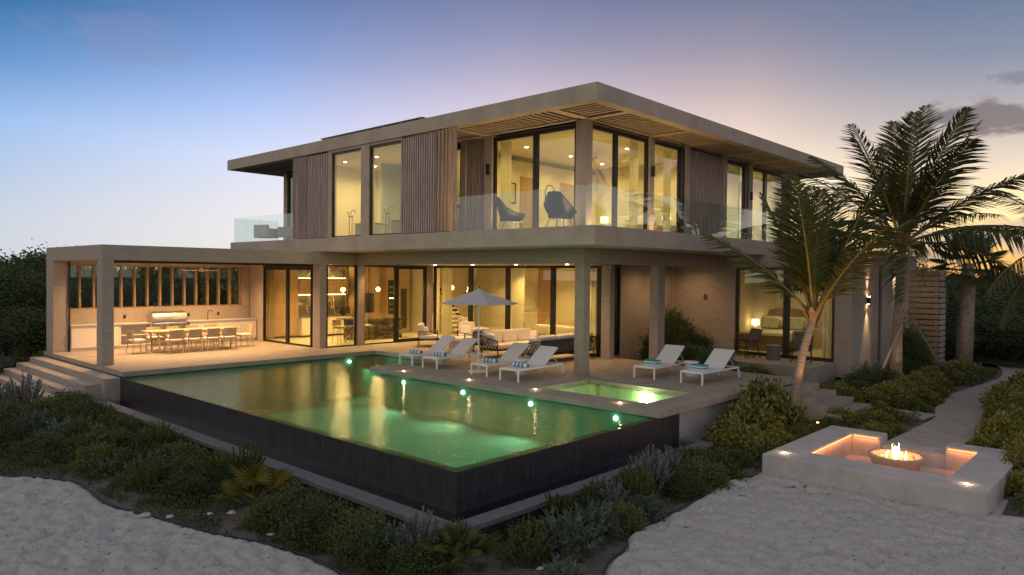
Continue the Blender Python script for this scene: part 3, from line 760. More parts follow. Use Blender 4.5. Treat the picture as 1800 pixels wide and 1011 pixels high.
PVM = mat('solar_cell', (.02, .022, .03), .25, var=.2)
for i in range(6):
    y = 18.9+i*1.03
    part('panel', B(15.9, 17.6, y, y+1.0, 0, .035, M=Matrix.Translation((0, 0, 8.08))), PVM, solar)
    part('stand', MB().box(15.95, 15.99, y+.1, y+.14, 7.71, 8.08).box(17.4, 17.44, y+.1, y+.14, 7.71, 8.08), STEEL, solar)
# wall speakers / lamps on upper piers
for (x, y, lb) in ((16.59, 16.42, 'small black wall light on the pier left of the master bedroom doors'),):
    ob('wall_light', B(x-.05, x+.03, y-.05, y+.05, 6.02, 6.36, .01), BLACKM, label=lb, cat='wall light', group='black upper wall lights')
for (x, y, z, lb) in ((20.13, 12.49, 6.0, 'small black wall light on the pier between upper glass doors'), (27.38, 12.49, 5.85, 'small black wall light on the far right upper pier')):
    ob('wall_light', B(x-.05, x+.05, y-.06, y+.03, z, z+.34, .01), BLACKM, label=lb, cat='wall light', group='black upper wall lights')
# ---- balustrades
bal = thing('glass_balustrade', 'frameless glass balustrade around the upper corner balcony', 'balustrade', (14.95, 10.95, S1), wparts=True)
def panes(p, pts_axis, c, a0, a1, n, z1=5.14):
    w = (a1-a0)/n
    for i in range(n):
        if pts_axis == 'x': q = B(c-.008, c+.008, a0+i*w+.008, a0+(i+1)*w-.008, S1+.002, z1)
        else: q = B(a0+i*w+.008, a0+(i+1)*w-.008, c-.008, c+.008, S1+.002, z1)
        part('glass_pane', q, BALG, p)
panes(bal, 'x', 14.96, 10.98, 16.12, 4); panes(bal, 'y', 10.96, 14.98, 32.8, 13)
bal2 = thing('glass_balustrade', 'frameless glass balustrade around the small balcony at the far left end', 'balustrade', (14.95, 30.3, S1), wparts=True)
panes(bal2, 'x', 14.96, 25.5, 30.35, 4); panes(bal2, 'y', 30.36, 14.98, 17.1, 2)

# ================================================================ PAVILION
def pb(n, *a, m=STUCCO_D, b=.006): return part(n, B(*a, b), m, P)
pb('pier', 7.50, 7.83, 23.45, 23.90, 0, 3.13)
pb('pier', 7.50, 7.95, 28.20, 28.98, 0, 3.13)
pb('beam', 7.50, 14.885, 23.45, 23.80, 3.13, 3.59); pb('beam', 14.888, 16.84, 23.45, 23.80, 3.13, S0-.004)
pb('beam', 7.501, 7.85, 23.803, 28.98, 3.13, 3.589)
pb('roof', 7.853, 14.88, 23.803, 28.98, 3.25, 3.57)
pb('wall', 7.953, 14.83, 28.70, 28.9, -.2, 1.42)
pb('wall', 7.953, 14.83, 28.70, 28.9, 3.02, 3.245)
pb('wall', 14.50, 14.83, 28.70, 28.9, 1.423, 3.018)
pb('track', 7.86, 14.8, 23.81, 23.87, 3.06, 3.13, m=BLACKM); pb('track', 7.955, 8.0, 28.12, 28.19, 0, 3.12, m=BLACKM)
win = MB(); win.box(7.96, 14.495, 28.72, 28.86, 1.423, 1.47); win.box(7.96, 14.495, 28.72, 28.86, 2.97, 3.017)
part('window_frame', win, TEAK, P)
xsM = [7.98+.4605*i for i in range(15)]
for x in xsM: pb('window_post', x, x+.06, 28.70+.003, 28.88, 1.471, 2.969, m=TEAK, b=.004)
for a, b_ in zip(xsM, xsM[1:]): part('pane', B(a+.061, b_-.001, 28.82, 28.832, 1.471, 2.969), GLASS, P)
pb('ceiling', 7.853, 14.82, 23.88, 28.69, 3.235, 3.249, m=PLASTC)
# kitchen counter
cn = thing('kitchen_counter', 'long pale outdoor kitchen counter with cupboards and open niches', 'kitchen counter', (8, 28, 0), wparts=True)
cb = MB(); cb.box(8.0, 9.55, 28.05, 28.69, .1, .86); cb.box(12.05, 14.80, 28.05, 28.69, .1, .86); cb.box(8.0, 14.8, 28.1, 28.69, 0.001, .099)
cb.box(9.55, 12.049, 28.45, 28.69, .1, .86); cb.box(9.551, 9.6, 28.04, 28.449, .1, .86); cb.box(10.62, 10.67, 28.04, 28.449, .1, .86); cb.box(9.6, 10.62, 28.05, 28.449, .1, .13); cb.box(9.6, 10.62, 28.05, 28.449, .46, .49)
part('carcass', cb, CABW, cn)
for i in range(2): part('cupboard_door', B(8.01+i*.77, 8.77+i*.77, 28.025, 28.048, .11, .85, .003), CABW, cn)
for i in range(4): part('cupboard_door', B(12.06+i*.685, 12.74+i*.685, 28.025, 28.048, .11, .85, .003), CABW, cn)
part('countertop', MB().box(8.0, 10.66, 28.0, 28.695, .861, .90).box(11.98, 14.82, 28.0, 28.695, .861, .90).box(10.66, 11.98, 28.6, 28.695, .861, .90), CONC, cn)
gr = thing('gas_grill', 'stainless steel built in grill with domed hood and knobs', 'grill', (10.67, 28.0, .1), wparts=True)
gm = MB(); gm.box(10.68, 11.97, 27.98, 28.44, .12, .88, .01)
part('cabinet', gm, STEEL, gr)
hood = MB(); ns = 14
vs = []; 
for xx in (10.70, 11.95):
    for i in range(ns+1):
        a = PI*i/ns; vs.append((xx, 28.29-.29*math.cos(a), .92+.38*math.sin(a)**.8))
fs = [(i, i+1, ns+2+i, ns+1+i) for i in range(ns)] + [tuple(range(ns+1))[::-1], tuple(range(ns+1, 2*ns+2))]
hood.add(vs, fs)
part('hood', hood, STEEL, gr)
part('hood_handle', MB().tube([(10.82, 27.96, 1.02), (11.83, 27.96, 1.02)], .014, 8), STEEL, gr)
part('control_panel', B(10.70, 11.95, 27.95, 27.979, .70, .87, .004), STEEL, gr)
for i in range(5): part('knob', MB().lathe([(.026, 0), (.022, .03)], n=12, M=Matrix.Translation((10.85+i*.24, 27.95, .785)) @ Matrix.Rotation(PI/2, 4, 'X')), BLACKM, gr)
fau = thing('sink_faucet', 'black gooseneck tap standing on the outdoor kitchen counter', 'faucet', (12.95, 28.45, .9))
ob('spout', MB().tube([(0, 0, 0), (0, 0, .28), (.03, 0, .35), (.1, 0, .38), (.17, 0, .35), (.19, 0, .28)], .014, 8), BRONZE, fau, smooth=True)
ob('lever', MB().tube([(0, 0, .05), (.0, -.06, .09)], .008, 6), BRONZE, fau)
for x, lb in ((9.9, 'brown wall socket left of the stainless grill'), (12.25, 'brown wall socket between grill and gooseneck tap'), (13.45, 'brown wall socket right of the gooseneck tap')):
    ob('wall_socket', B(x, x+.09, 28.68, 28.699, 1.06, 1.18, .004), BRONZE, label=lb, cat='socket', group='sockets above the outdoor counter')
fan = thing('ceiling_fan', 'pale three blade ceiling fan inside the open kitchen pavilion', 'ceiling fan', (11.6, 26.0, 3.12))
FANM = mat('fan_wood', (.55, .45, .33), .5, var=.1)
ob('motor', MB().lathe([(.02, .115), (.02, -.18), (.09, -.2), (.10, -.27), (.05, -.31), (.001, -.31)], n=20), FANM, fan, smooth=True)
for i in range(3):
    M = Matrix.Rotation(i*2*PI/3+.3, 4, 'Z') @ Matrix.Translation((0, 0, -.26)) @ Matrix.Rotation(.2, 4, 'X')
    ob('blade', MB().add([(.08, -.04, 0), (.7, -.07, .01), (.75, 0, .01), (.7, .05, .01), (.08, .04, 0), (.08, -.04, -.012), (.7, -.07, -.002), (.75, 0, -.002), (.7, .05, -.002), (.08, .04, -.012)], [(0, 1, 2, 3, 4), (9, 8, 7, 6, 5), (0, 5, 6, 1), (1, 6, 7, 2), (2, 7, 8, 3), (3, 8, 9, 4), (4, 9, 5, 0)], M), FANM, fan)
# downlights
dlm = MB().lathe([(.001, .0), (.035, .0), (.05, -.004), (.055, .0)], n=14).mesh('downlight', LEDC, True)
DLN = [0]
def downlight(x, y, z, pw, col=INT, spot=120, lens=True, blend=.9, size=.04, dark=False):
    if lens:
        o = link('downlight', dlm, V); o.location = tuple(Vector((x, y, z-.001)) - V.location)
    light('downlight_lamp', 'SPOT', (x, y, z-.02), pw, col, size, (0, 0, 0), spot=spot, blend=blend)
for x in (8.9, 10.4, 11.9, 13.4):
    for y in (24.9, 27.2): downlight(x, y, 3.235, 270, WARM, 135)
for (x, y) in ((18.2, 14.5), (18.2, 16.8), (18.2, 19.1), (18.2, 21.4), (19.7, 15.6), (19.7, 18.0), (19.7, 20.3), (19.7, 22.5), (17.2, 22.9)):
    downlight(x, y, 3.19, 110, WARM, 125)
# ================================================================ INTERIORS
for (x, y) in ((16.2, 24.8), (16.2, 26.6), (18.0, 24.8), (18.0, 26.6), (19.6, 25.4)): downlight(x, y, 3.138, 290, INTG, 120)
for (x, y) in ((21.4, 16.2), (21.4, 18.6), (21.4, 21.0), (23.8, 16.2), (23.8, 18.8), (23.8, 21.6), (26.4, 16.4), (26.4, 19.0), (26.4, 22.0), (21.6, 24.4), (24.6, 24.2), (26.6, 26.0)): downlight(x, y, 3.168, 290, INTG, 125)
for (x, y) in ((26.8, 9.6), (26.8, 11.8), (28.6, 10.4)): downlight(x, y, 3.168, 75, (1, .66, .32), 150)
for (x, y) in ((18.2, 13.8), (18.2, 16.2), (20.6, 13.8), (20.6, 16.2), (22.8, 14.2), (22.8, 16.4)): downlight(x, y, 7.098, 150, INT, 160)
for (x, y) in ((16.2, 19.6), (16.2, 21.8), (17.2, 20.6), (17.6, 23.8), (16.2, 23.8)): downlight(x, y, 7.098, 150, INT, 160)
for (x, y) in ((25.6, 14.4), (28.2, 14.6), (29.8, 14.6)): downlight(x, y, 7.098, 320, (.95, .82, .5), 160)
downlight(22.4, 13.5, 3.398, 60, WARM, 150)
downlight(24.0, 13.5, 3.398, 60, WARM, 150)
light('hall_fill_light', 'POINT', (18.2, 18.3, 6.6), 30, INT, .06)  # added fill light for the upper hall, without a fitting
# ---- kitchen joinery
kit = thing('kitchen_wall_units', 'oak and dark marble kitchen wall with two glowing shelf strips', 'kitchen units', (15, 28, 0), wparts=True)
def veins():
    m = bpy.data.materials.new('dark_marble'); m.use_nodes = True; nt = m.node_tree; N = nt.nodes; L = nt.links; b = N['Principled BSDF']
    g = N.new('ShaderNodeNewGeometry'); n = N.new('ShaderNodeTexNoise'); n.inputs['Scale'].default_value = 1.1; n.inputs['Detail'].default_value = 6; n.inputs['Distortion'].default_value = 1.2; L.new(g.outputs['Position'], n.inputs['Vector'])
    rp = N.new('ShaderNodeValToRGB'); L.new(n.outputs['Fac'], rp.inputs[0]); e = rp.color_ramp.elements
    e[0].position = .485; e[0].color = (.06, .045, .03, 1); e[1].position = .5; e[1].color = (.55, .45, .33, 1); x = e.new(.515); x.color = (.06, .045, .03, 1)
    L.new(rp.outputs[0], b.inputs['Base Color']); b.inputs['Roughness'].default_value = .25; return m
MARB = veins()
for i in range(4): part('tall_door', B(15.02+i*.0, 15.02+.02, 27.0, 27.58, .1, 3.1), OAK, kit) if i == 0 else None
for i in range(3): part('oak_panel', B(15.05+i*.56, 15.60+i*.56, 28.0, 28.03, .1, 3.12, .003), OAK, kit)
part('marble_backsplash', B(16.74, 19.3, 28.3, 28.34, .9, 3.12), MARB, kit)
part('shelf', B(16.76, 19.28, 27.98, 28.299, 2.52, 2.56), OAK, kit); part('shelf_unit', B(16.76, 19.28, 28.0, 28.299, 1.86, 2.50), OAK, kit)
part('led_strip', B(16.78, 19.26, 28.22, 28.25, 2.565, 2.58), LEDW, kit); part('led_strip', B(16.78, 19.26, 28.22, 28.25, 1.835, 1.855), LEDW, kit)
for i in range(4): part('base_cupboard', B(16.74+i*.64, 17.37+i*.64, 27.75, 28.299, .1, .88, .003), CABW, kit)
part('worktop', B(16.72, 19.34, 27.72, 28.299, .885, .92), MARB, kit)
for i in range(3): part('oak_door', B(19.5+i*.62, 20.10+i*.62, 27.6, 28.3, .1, 3.12, .004), OAK, kit)
part('oven', B(19.92, 20.4, 27.56, 27.599, 1.0, 1.9, .004), BLACKM, kit)
light('shelf_light', 'AREA', (18.0, 28.15, 2.62), 18, INT, 2.4, (PI, 0, 0), sy=.1)
light('shelf_light', 'AREA', (18.0, 28.1, 1.82), 18, INT, 2.4, (0, 0, 0), sy=.1)
wine = thing('wine_fridge', 'tall dark glazed wine fridge set in the oak kitchen wall', 'wine fridge', (21.3, 27, 0), wparts=True)
part('body', MB().box(20.9, 22.3, 27.3, 28.4, .05, 3.1, .004), OAK, wine)
part('glass_door', B(21.0, 21.55, 27.27, 27.299, .9, 2.5), BLACKM, wine); part('glass_door', B(21.75, 22.1, 27.27, 27.299, .2, 2.1), BLACKM, wine)
for i in range(5): part('bottle_shelf', B(21.05, 21.5, 27.25, 27.268, 1.1+i*.27, 1.125+i*.27), STEEL if i != 2 else LEDW, wine)
isl = thing('kitchen_island', 'dark marble kitchen island seen through the glass left of the armchair', 'kitchen island', (18.2, 25.4, 0), wparts=True)
part('base', B(17.6, 20.0, 25.0, 25.9, .012, .87), MARB, isl); part('top', B(17.3, 20.1, 24.85, 26.0, .872, .92), MARB, isl)
def pendant(x, y, z, lb):
    t = thing('pendant_lamp', lb, 'pendant lamp', (x, y, 3.138), group=None)
    ob('cord', MB().tube([(0, 0, 0), (0, 0, z-3.138+.1)], .006, 5), BLACKM, t)
    ob('globe', MB().lathe([(.001, -.09), (.05, -.075), (.085, -.02), (.085, .02), (.05, .075), (.001, .09)], (0, 0, z-3.138), 16), BULB, t, smooth=True)
    light('pendant_light', 'POINT', (x, y, z-.14), 22, (1, .62, .28), .05)
pendant(16.95, 25.0, 2.14, 'glowing globe pendant in the kitchen, in front of the marble wall')
pendant(18.85, 25.2, 2.14, 'glowing globe pendant in the kitchen, in front of the oak wall')
pendant(22.3, 24.3, 2.2, 'small glowing globe pendant beside the open staircase')
def stool(x, y, lb, m):
    t = thing('bar_stool', lb, 'bar stool', (x, y, .012), group='bar stools at the kitchen island')
    ob('seat', MB().cushion(-.21, .21, -.2, .2, .60, .70), m, t, smooth=True)
    ob('backrest', MB().box(-.2, .2, .17, .2, .70, .95, .01), m, t)
    for sx_ in (-1, 1):
        for sy_ in (-1, 1): ob('leg', MB().tube([(sx_*.2, sy_*.19, 0), (sx_*.15, sy_*.14, .62)], .014, 6), TEAK, t)
stool(16.45, 24.5, 'pale bar stool, leftmost behind the narrow kitchen window', WOVEN); stool(17.0, 24.45, 'dark topped bar stool behind the narrow kitchen window', GREYF); stool(17.75, 24.5, 'bar stool close to the pillar between the kitchen windows', WOVEN)
cof = thing('coffee_machine', 'small black and white coffee machine on the marble worktop', 'coffee machine', (19.1, 27.95, .92))
ob('body', B(-.14, .14, -.15, .15, 0, .36, .02), BLACKM, cof); ob('tray', B(-.1, .1, -.2, -.151, .02, .05), STEEL, cof)
# ---- staircase
stair = thing('staircase', 'open floating staircase with pale treads seen behind the terrace glass', 'staircase', (23.6, 25.2, 0), wparts=True)
for i in range(16):
    part('tread', B(22.95, 23.95, 24.6+i*.235, 24.9+i*.235, .2+i*.19, .255+i*.19, .004), PLASTC, stair)
part('stringer', MB().add([(24.0, 24.55, .05), (24.0, 24.85, .05), (24.0, 28.5, 3.1), (24.0, 28.2, 3.1), (24.04, 24.55, .05), (24.04, 24.85, .05), (24.04, 28.5, 3.1), (24.04, 28.2, 3.1)], [(0, 1, 2, 3), (7, 6, 5, 4), (0, 4, 5, 1), (1, 5, 6, 2), (2, 6, 7, 3), (3, 7, 4, 0)]), BLACKM, stair)
# living room wall pieces
LX = 27.97
ob('wall_art', B(LX-.03, LX, 24.15, 25.15, 1.0, 2.35), mat('art_paper', (.62, .57, .45), .8, var=.05), label='framed pale artwork on the living room wall above the umbrella', cat='picture')
tag(ob('wall_art', B(22.5, 22.545, 25.75, 26.35, 1.0, 2.4), mat('art_bright', (.55, .20, .06), .7, var=.5, vs=4, col2=(.10, .22, .10)), None), 'narrow colourful artwork on the wall left of the staircase', 'picture')
vb('oak_wall_panel', LX-.04, LX-.001, 22.9, 24.0, .013, 3.16, m=OAK)
vb('oak_wall_panel', LX-.04, LX-.001, 17.2, 18.3, .013, 3.16, m=OAK)
vb('dark_window', LX-.03, LX-.002, 20.6, 21.5, .9, 2.95, m=mat('night_glass', (.02, .02, .03), .15), p=V)
for i in range(14): vb('curtain', LX-.12, LX-.06, 18.5+i*.14, 18.62+i*.14, .02, 3.15, m=CURT, b=.02)
for (yy0, yy1) in ((14.9, 15.35),):
    for i in range(4): vb('curtain', 25.6+i*.15, 25.72+i*.15, 14.86, 14.93, .02, 3.15, m=CURT, b=.02)
vb('oak_wall_panel', 21.0, 24.6, 14.86, 14.9, .013, 3.16, m=OAK)
# furniture builders -------------------------------------------------
def lounge_chair(lb, loc, rz, group=None, cm=CUSH, ind=False):
    t = thing('armchair', lb, 'armchair', loc, rz, group)
    fm = BLACKM
    f = MB()
    for s in (-.37, .37):
        for x in (-.36, .36): f.box(x-.012, x+.012, s-.012, s+.012, 0, .60)
        f.box(-.372, .372, s-.012, s+.012, 0.0, .02); f.box(-.372, .372, s-.013, s+.013, .58, .60)
    f.box(-.36, .36, -.37, .37, .27, .295)
    f.box(.35, .372, -.37, .37, .0, .02)
    ob('frame', f, fm, t)
    ob('armrest', MB().box(-.30, .36, -.40, -.345, .601, .622, .006), TEAK, t); ob('armrest', MB().box(-.30, .36, .345, .40, .601, .622, .006), TEAK, t)
    ob('seat_cushion', MB().cushion(-.33, .37, -.345, .345, .295, .45), cm, t, smooth=True)
    ob('back_cushion', MB().cushion(-.12, .12, -.33, .33, -.24, .24, M=Matrix.Translation((-.24, 0, .66)) @ Matrix.Rotation(-.22, 4, 'Y')), cm, t, smooth=True)
    ob('pillow', MB().cushion(-.07, .07, -.21, .21, -.16, .16, M=Matrix.Translation((-.05, -.05, .60)) @ Matrix.Rotation(-.35, 4, 'Y')), CUSHW, t, smooth=True)
    return t
armc = lounge_chair('black framed armchair with cream cushions beside the glass door and pool corner', (18.45, 21.45, 0), -.75, 'cream cushioned outdoor armchairs')
def copychair(lb, loc, rz): return copytree(armc, loc, rz, lb)
copychair('cream cushioned armchair behind the coffee table, in front of the staircase', (20.0, 20.9, 0), -2.3)
# slatted back armchair (turned away)
sb = thing('armchair', 'slat backed dark armchair turned away, left of the umbrella pole', 'armchair', (18.75, 19.0, 0), 1.25, 'cream cushioned outdoor armchairs')
ob('seat_cushion', MB().cushion(-.34, .36, -.34, .34, .28, .45), CUSH, sb, smooth=True)
ob('back_cushion', MB().cushion(-.10, .10, -.34, .34, -.22, .22, M=Matrix.Translation((-.24, 0, .64)) @ Matrix.Rotation(-.15, 4, 'Y')), CUSH, sb, smooth=True)
f = MB()
for s in (-.37, .37):
    for x in (-.40, .36): f.box(x-.017, x+.017, s-.017, s+.017, 0, .62 if x > 0 else .74)
    f.box(-.40, .37, s-.02, s+.02, .60, .625)
f.box(-.40, .36, -.37, .37, .24, .275); f.box(-.417, -.383, -.37, .37, .70, .74)
ob('frame', f, BRONZE, sb)
for i in range(5): ob('back_slat', B(-.412, -.388, -.28+i*.14-.012, -.28+i*.14+.012, .276, .70), BRONZE, sb)
def lattice(m, x0, x1, y0, y1, z0, z1, n):
    # crossing diagonal cords between (x0,y0)-(x1,y1)
    for i in range(-n, n+1):
        for s in (1, -1):
            a, b = (i/n, i/n + .32*s) if s > 0 else (i/n+.32, i/n)
            ta, tb = i/n, i/n+.30
            za, zb = (z0, z1) if s > 0 else (z1, z0)
            u0, u1 = ta, tb
            if u1 <= 0 or u0 >= 1: continue
            c0 = max(0, -u0/(u1-u0)) if u0 < 0 else 0; c1 = min(1, (1-u0)/(u1-u0))
            P0 = (x0+(x1-x0)*(u0+(u1-u0)*c0), y0+(y1-y0)*(u0+(u1-u0)*c0), za+(zb-za)*c0)
            P1 = (x0+(x1-x0)*(u0+(u1-u0)*c1), y0+(y1-y0)*(u0+(u1-u0)*c1), za+(zb-za)*c1)
            if c1 > c0: m.tube([P0, P1], .011, 5)
def sofa(lb, loc, rz, Lg, nb):
    t = thing('lattice_sofa', lb, 'sofa', loc, rz, 'dark lattice sofas with cream cushions')
    f = MB()
    h = Lg/2
    f.box(-h, h, -.42, .42, .24, .28); 
    for x in (-h, h): f.tube([(x, -.40, .26), (x, -.42, .56), (x, .30, .70), (x, .44, .72), (x, .42, .26)], .02, 6)
    f.tube([(-h, .44, .72), (h, .44, .72)], .022, 6)
    for x in (-h+.05, h-.05):
        for y in (-.38, .40): f.tube([(x, y, 0), (x, y, .26)], [.016, .026], 7)
    ob('frame', f, BRONZE, t)
    for x in (-h, h):
        m = MB(); lattice(m, x, x, -.40, .43, .28, .62, 6); ob('side_lattice', m, BRONZE, t)
    m = MB(); lattice(m, -h, h, .44, .44, .28, .71, int(Lg/.13)); ob('back_lattice', m, BRONZE, t)
    w = (Lg-.08)/nb
    for i in range(nb):
        ob('seat_cushion', MB().cushion(-h+.04+i*w, -h+.04+(i+1)*w-.005, -.42, .30, .28, .46), CUSH, t, smooth=True)
        ob('back_cushion', MB().cushion(-w/2+.01, w/2-.01, -.11, .11, -.22, .22, M=Matrix.Translation((-h+.04+(i+.5)*w, .27, .66)) @ Matrix.Rotation(-.18, 4, 'X')), CUSH, t, smooth=True)
    for sx_ in (-1, 1):
        ob('pillow', MB().cushion(-.08, .08, -.2, .2, -.2, .2, M=Matrix.Translation((sx_*(h-.18), .05, .60)) @ Matrix.Rotation(sx_*.35, 4, 'Y')), CUSHW, t, smooth=True)
    return t
sofa('three seat lattice sofa with cream cushions facing the pool, right of the umbrella pole', (18.7, 17.15, 0), 0, 2.5, 3)
sofa('lattice backed sofa seen from behind, just left of the big corner column', (18.75, 15.15, 0), PI, 2.9, 3)
ct = thing('coffee_table', 'low pale ottoman table between armchair and staircase chair', 'coffee table', (19.0, 20.1, 0), .2)
ob('top', MB().cushion(-.45, .45, -.4, .4, .26, .42, p=.18), CUSH, ct, smooth=True); ob('base', B(-.40, .40, -.35, .35, .0, .27, .01), STUCCO, ct)
ct = thing('coffee_table', 'low dark coffee table between the two lattice sofas', 'coffee table', (18.7, 16.2, 0), 0)
ob('top', B(-.5, .5, -.28, .28, .30, .34, .005), BRONZE, ct)
for sx_ in (-1, 1):
    for sy_ in (-1, 1): ob('leg', B(sx_*.46-.015, sx_*.46+.015, sy_*.25-.015, sy_*.25+.015, 0, .30), BRONZE, ct)
# indoor living pieces
t = lounge_chair('indoor armchair with cream cushions in front of the staircase', (22.2, 23.1, .012), -1.2, 'indoor armchairs')
copytree(t, (24.6, 22.5, .012), -2.6, 'indoor armchair below the framed artwork')
ins = thing('indoor_sofa', 'long cream indoor sofa behind the glass left of the corner column', 'sofa', (22.2, 17.6, .012), PI/2)
ob('base', B(-1.3, 1.3, -.42, .42, .08, .30, .02), CUSH, ins)
for i in range(3): ob('seat_cushion', MB().cushion(-1.28+i*.86, -.43+i*.86, -.40, .25, .29, .47), CUSH, ins, smooth=True); ob('back_cushion', MB().cushion(-1.28+i*.86, -.43+i*.86, .18, .42, .44, .84), CUSH, ins, smooth=True)
dt_ = thing('indoor_dining_table', 'round indoor dining table with plant behind the terrace glass', 'dining table', (25.2, 19.4, .012))
ob('top', MB().lathe([(.001, .75), (.8, .75), (.8, .71), (.001, .71)], n=28), TEAK, dt_); ob('pedestal', MB().lathe([(.35, 0), (.12, .1), (.10, .71)], n=20), TEAK, dt_, smooth=True)
def dchair(name, lb, loc, rz, m1, m2, group):
    t = thing(name, lb, 'dining chair', loc, rz, group)
    for sy_ in (-1, 1):
        ob('front_leg', MB().tube([(.22, sy_*.23, 0), (.20, sy_*.22, .43)], [.013, .02], 7), m1, t)
        ob('rear_leg', MB().tube([(-.27, sy_*.23, 0), (-.20, sy_*.22, .43), (-.27, sy_*.22, .82)], [.013, .021, .014], 7), m1, t)
    ob('seat_frame', MB().box(-.21, .21, -.235, .235, .39, .425, .006).tube([(0, -.22, .2), (0, .22, .2)], .009, 6).tube([(-.23, -.225, .22), (.21, -.225, .2)], .009, 6).tube([(-.23, .225, .22), (.21, .225, .2)], .009, 6), m1, t)
    ob('seat_cushion', MB().cushion(-.22, .22, -.23, .23, .42, .49), CUSHW, t, smooth=True)
    b = MB(); nseg = 6; vs = []; 
    for j in range(nseg+1):
        y = -.22+.44*j/nseg; bow = -.035*(1-(2*j/nseg-1)**2)
        vs += [(-.215+bow, y, .50), (-.268+bow, y, .81), (-.24+bow, y, .50), (-.292+bow, y, .81)]
    fs = []
    for j in range(nseg):
        a = j*4; c = a+4
        fs += [(a, c, c+1, a+1), (a+2, a+3, c+3, c+2), (a+1, c+1, c+3, a+3), (a, a+2, c+2, c)]
    fs += [(0, 1, 3, 2), (nseg*4, nseg*4+2, nseg*4+3, nseg*4+1)]
    b.add(vs, fs); ob('backrest', b, m2, t, smooth=False)
    return t
tc = dchair('dining_chair', 'nearest row dining chair, leftmost with its back to the pool', (10.38, 25.42, 0), PI/2, TEAKP, WOVEN, 'teak dining chairs round the pavilion table')
for i, lb in ((1, 'second from left dining chair with its back to the pool'), (2, 'third from left dining chair with its back to the pool'), (3, 'rightmost dining chair of the row with its back to the pool')):
    copytree(tc, (10.38+i*.64, 25.42, 0), PI/2 + rng.uniform(-.05, .05), lb)
copytree(tc, (9.45, 26.1, 0), .08, 'dining chair standing at the left end of the teak table')
copytree(tc, (13.25, 26.05, 0), PI-.05, 'dining chair standing at the right end of the teak table')
for i, lb in enumerate(('leftmost dining chair on the grill side of the table', 'second from left dining chair on the grill side of the table', 'third from left dining chair on the grill side of the table', 'rightmost dining chair on the grill side of the table')):
    copytree(tc, (10.30+i*.70, 26.75, 0), -PI/2, lb)
copytree(tc, (24.3, 19.9, .012), -.4, 'indoor dining chair on the near side of the round table'); copytree(tc, (25.0, 18.4, .012), 1.4, 'indoor dining chair right of the round table'); copytree(tc, (24.9, 20.5, .012), -1.4, 'indoor dining chair left of the round table')
tb = thing('dining_table', 'long teak dining table inside the open kitchen pavilion', 'dining table', (11.3, 26.05, 0))
for i in range(5): ob('board', B(-1.6, 1.6, -.44+i*.177, -.268+i*.177, .72, .75, .004), TEAKP, tb)
ob('apron', MB().box(-1.4, 1.4, -.36, -.33, .64, .719).box(-1.4, 1.4, .33, .36, .64, .719), TEAKP, tb)
for sx_ in (-1, 1):
    for sy_ in (-1, 1): ob('leg', MB().tube([(sx_*1.25, sy_*.35, 0), (sx_*1.32, sy_*.34, .719)], [.025, .035], 8), TEAKP, tb)
# ---- sun loungers
def lounger(lb, loc, rz):
    t = thing('sun_lounger', lb, 'sun lounger', loc, rz, 'white sun loungers on the deck')
    f = MB()
    for s in (-1, 1):
        f.box(0, 1.98, s*.31-.02, s*.31+.02, .285, .335, .004)
    f.box(0, .04, -.29, .29, .285, .335, .004); f.box(1.94, 1.98, -.29, .29, .285, .335, .004); f.box(1.10, 1.13, -.29, .29, .29, .33)
    ob('frame', f, WHITE, t)
    for s in (-1, 1):
        ob('leg', B(0, .045, s*.31-.022, s*.31+.022, 0, .284, .004), WHITE, t)
        ob('leg', MB().box(-.022, .022, -.022, .022, -.30, 0, .004, M=Matrix.Translation((1.95, s*.31, .31)) @ Matrix.Rotation(-.28, 4, 'Y')), WHITE, t)
    ob('sling', B(.03, 1.12, -.285, .285, .325, .342, .004), SLING, t)
    Mb = Matrix.Translation((1.12, 0, .335)) @ Matrix.Rotation(-.62, 4, 'Y')
    ob('backrest', MB().box(0, .78, -.285, .285, -.004, .012, .003, M=Mb).box(0, .78, -.31, -.286, -.014, .02, .004, M=Mb).box(0, .78, .286, .31, -.014, .02, .004, M=Mb).box(.76, .785, -.285, .285, -.014, .02, .003, M=Mb), SLING, t)
    ob('strut', MB().tube([(1.85, -.27, .31), (1.52, -.27, .60)], .009, 6).tube([(1.85, .27, .31), (1.52, .27, .60)], .009, 6).tube([(1.85, -.27, .31), (1.85, .27, .31)], .009, 6), WHITE, t)
    ob('caster', MB().tube([(2.02, -.33, .02), (2.06, -.33, -.0)], .018, 8).tube([(2.02, .33, .02), (2.06, .33, 0)], .018, 8), BLACKM, t)
    return t
lc = lounger('white sun lounger farthest left, by the inner pool corner', (14.08, 17.42, 0), -.03)
LN = [(14.10, 16.33, .02, 'white sun lounger second from left, left of the umbrella'), (14.10, 14.25, -.02, 'white sun lounger in front of the umbrella pole'), (13.93, 12.95, .045, 'white sun lounger just left of the corner column and spa'),
      (16.99, 10.74, .03, 'white sun lounger behind the spa, left of the last pair'), (17.0, 9.31, -.03, 'white sun lounger farthest right beside the deck edge plants')]
for x, y, r, lb in LN: copytree(lc, (x, y, 0), r, lb)
def towel_roll(x, y, lb, rz=0):
    t = thing('rolled_towel', lb, 'towel', (x, y, .345), rz, 'rolled striped towels on the loungers')
    def roll(y0, y1, r, m, nm): ob(nm, MB().tube([(0, y0, r), (0, y1, r)], [r, r], 14), m, t, smooth=False)
    ys = [-.22, -.17, -.11, -.05, .02, .09, .15, .22]
    for i, (a, b) in enumerate(zip(ys, ys[1:])): roll(a, b, .055 + .001*(i % 2), BLUET if i % 2 else WHT, 'stripe')
    for i, (a, b) in enumerate(zip(ys, ys[1:])):
        ob('stripe', MB().tube([(.10, a, .05), (.10, b, .05)], .050+.001*(i % 2), 12), WHT if i % 2 else BLUET, t)
    return t
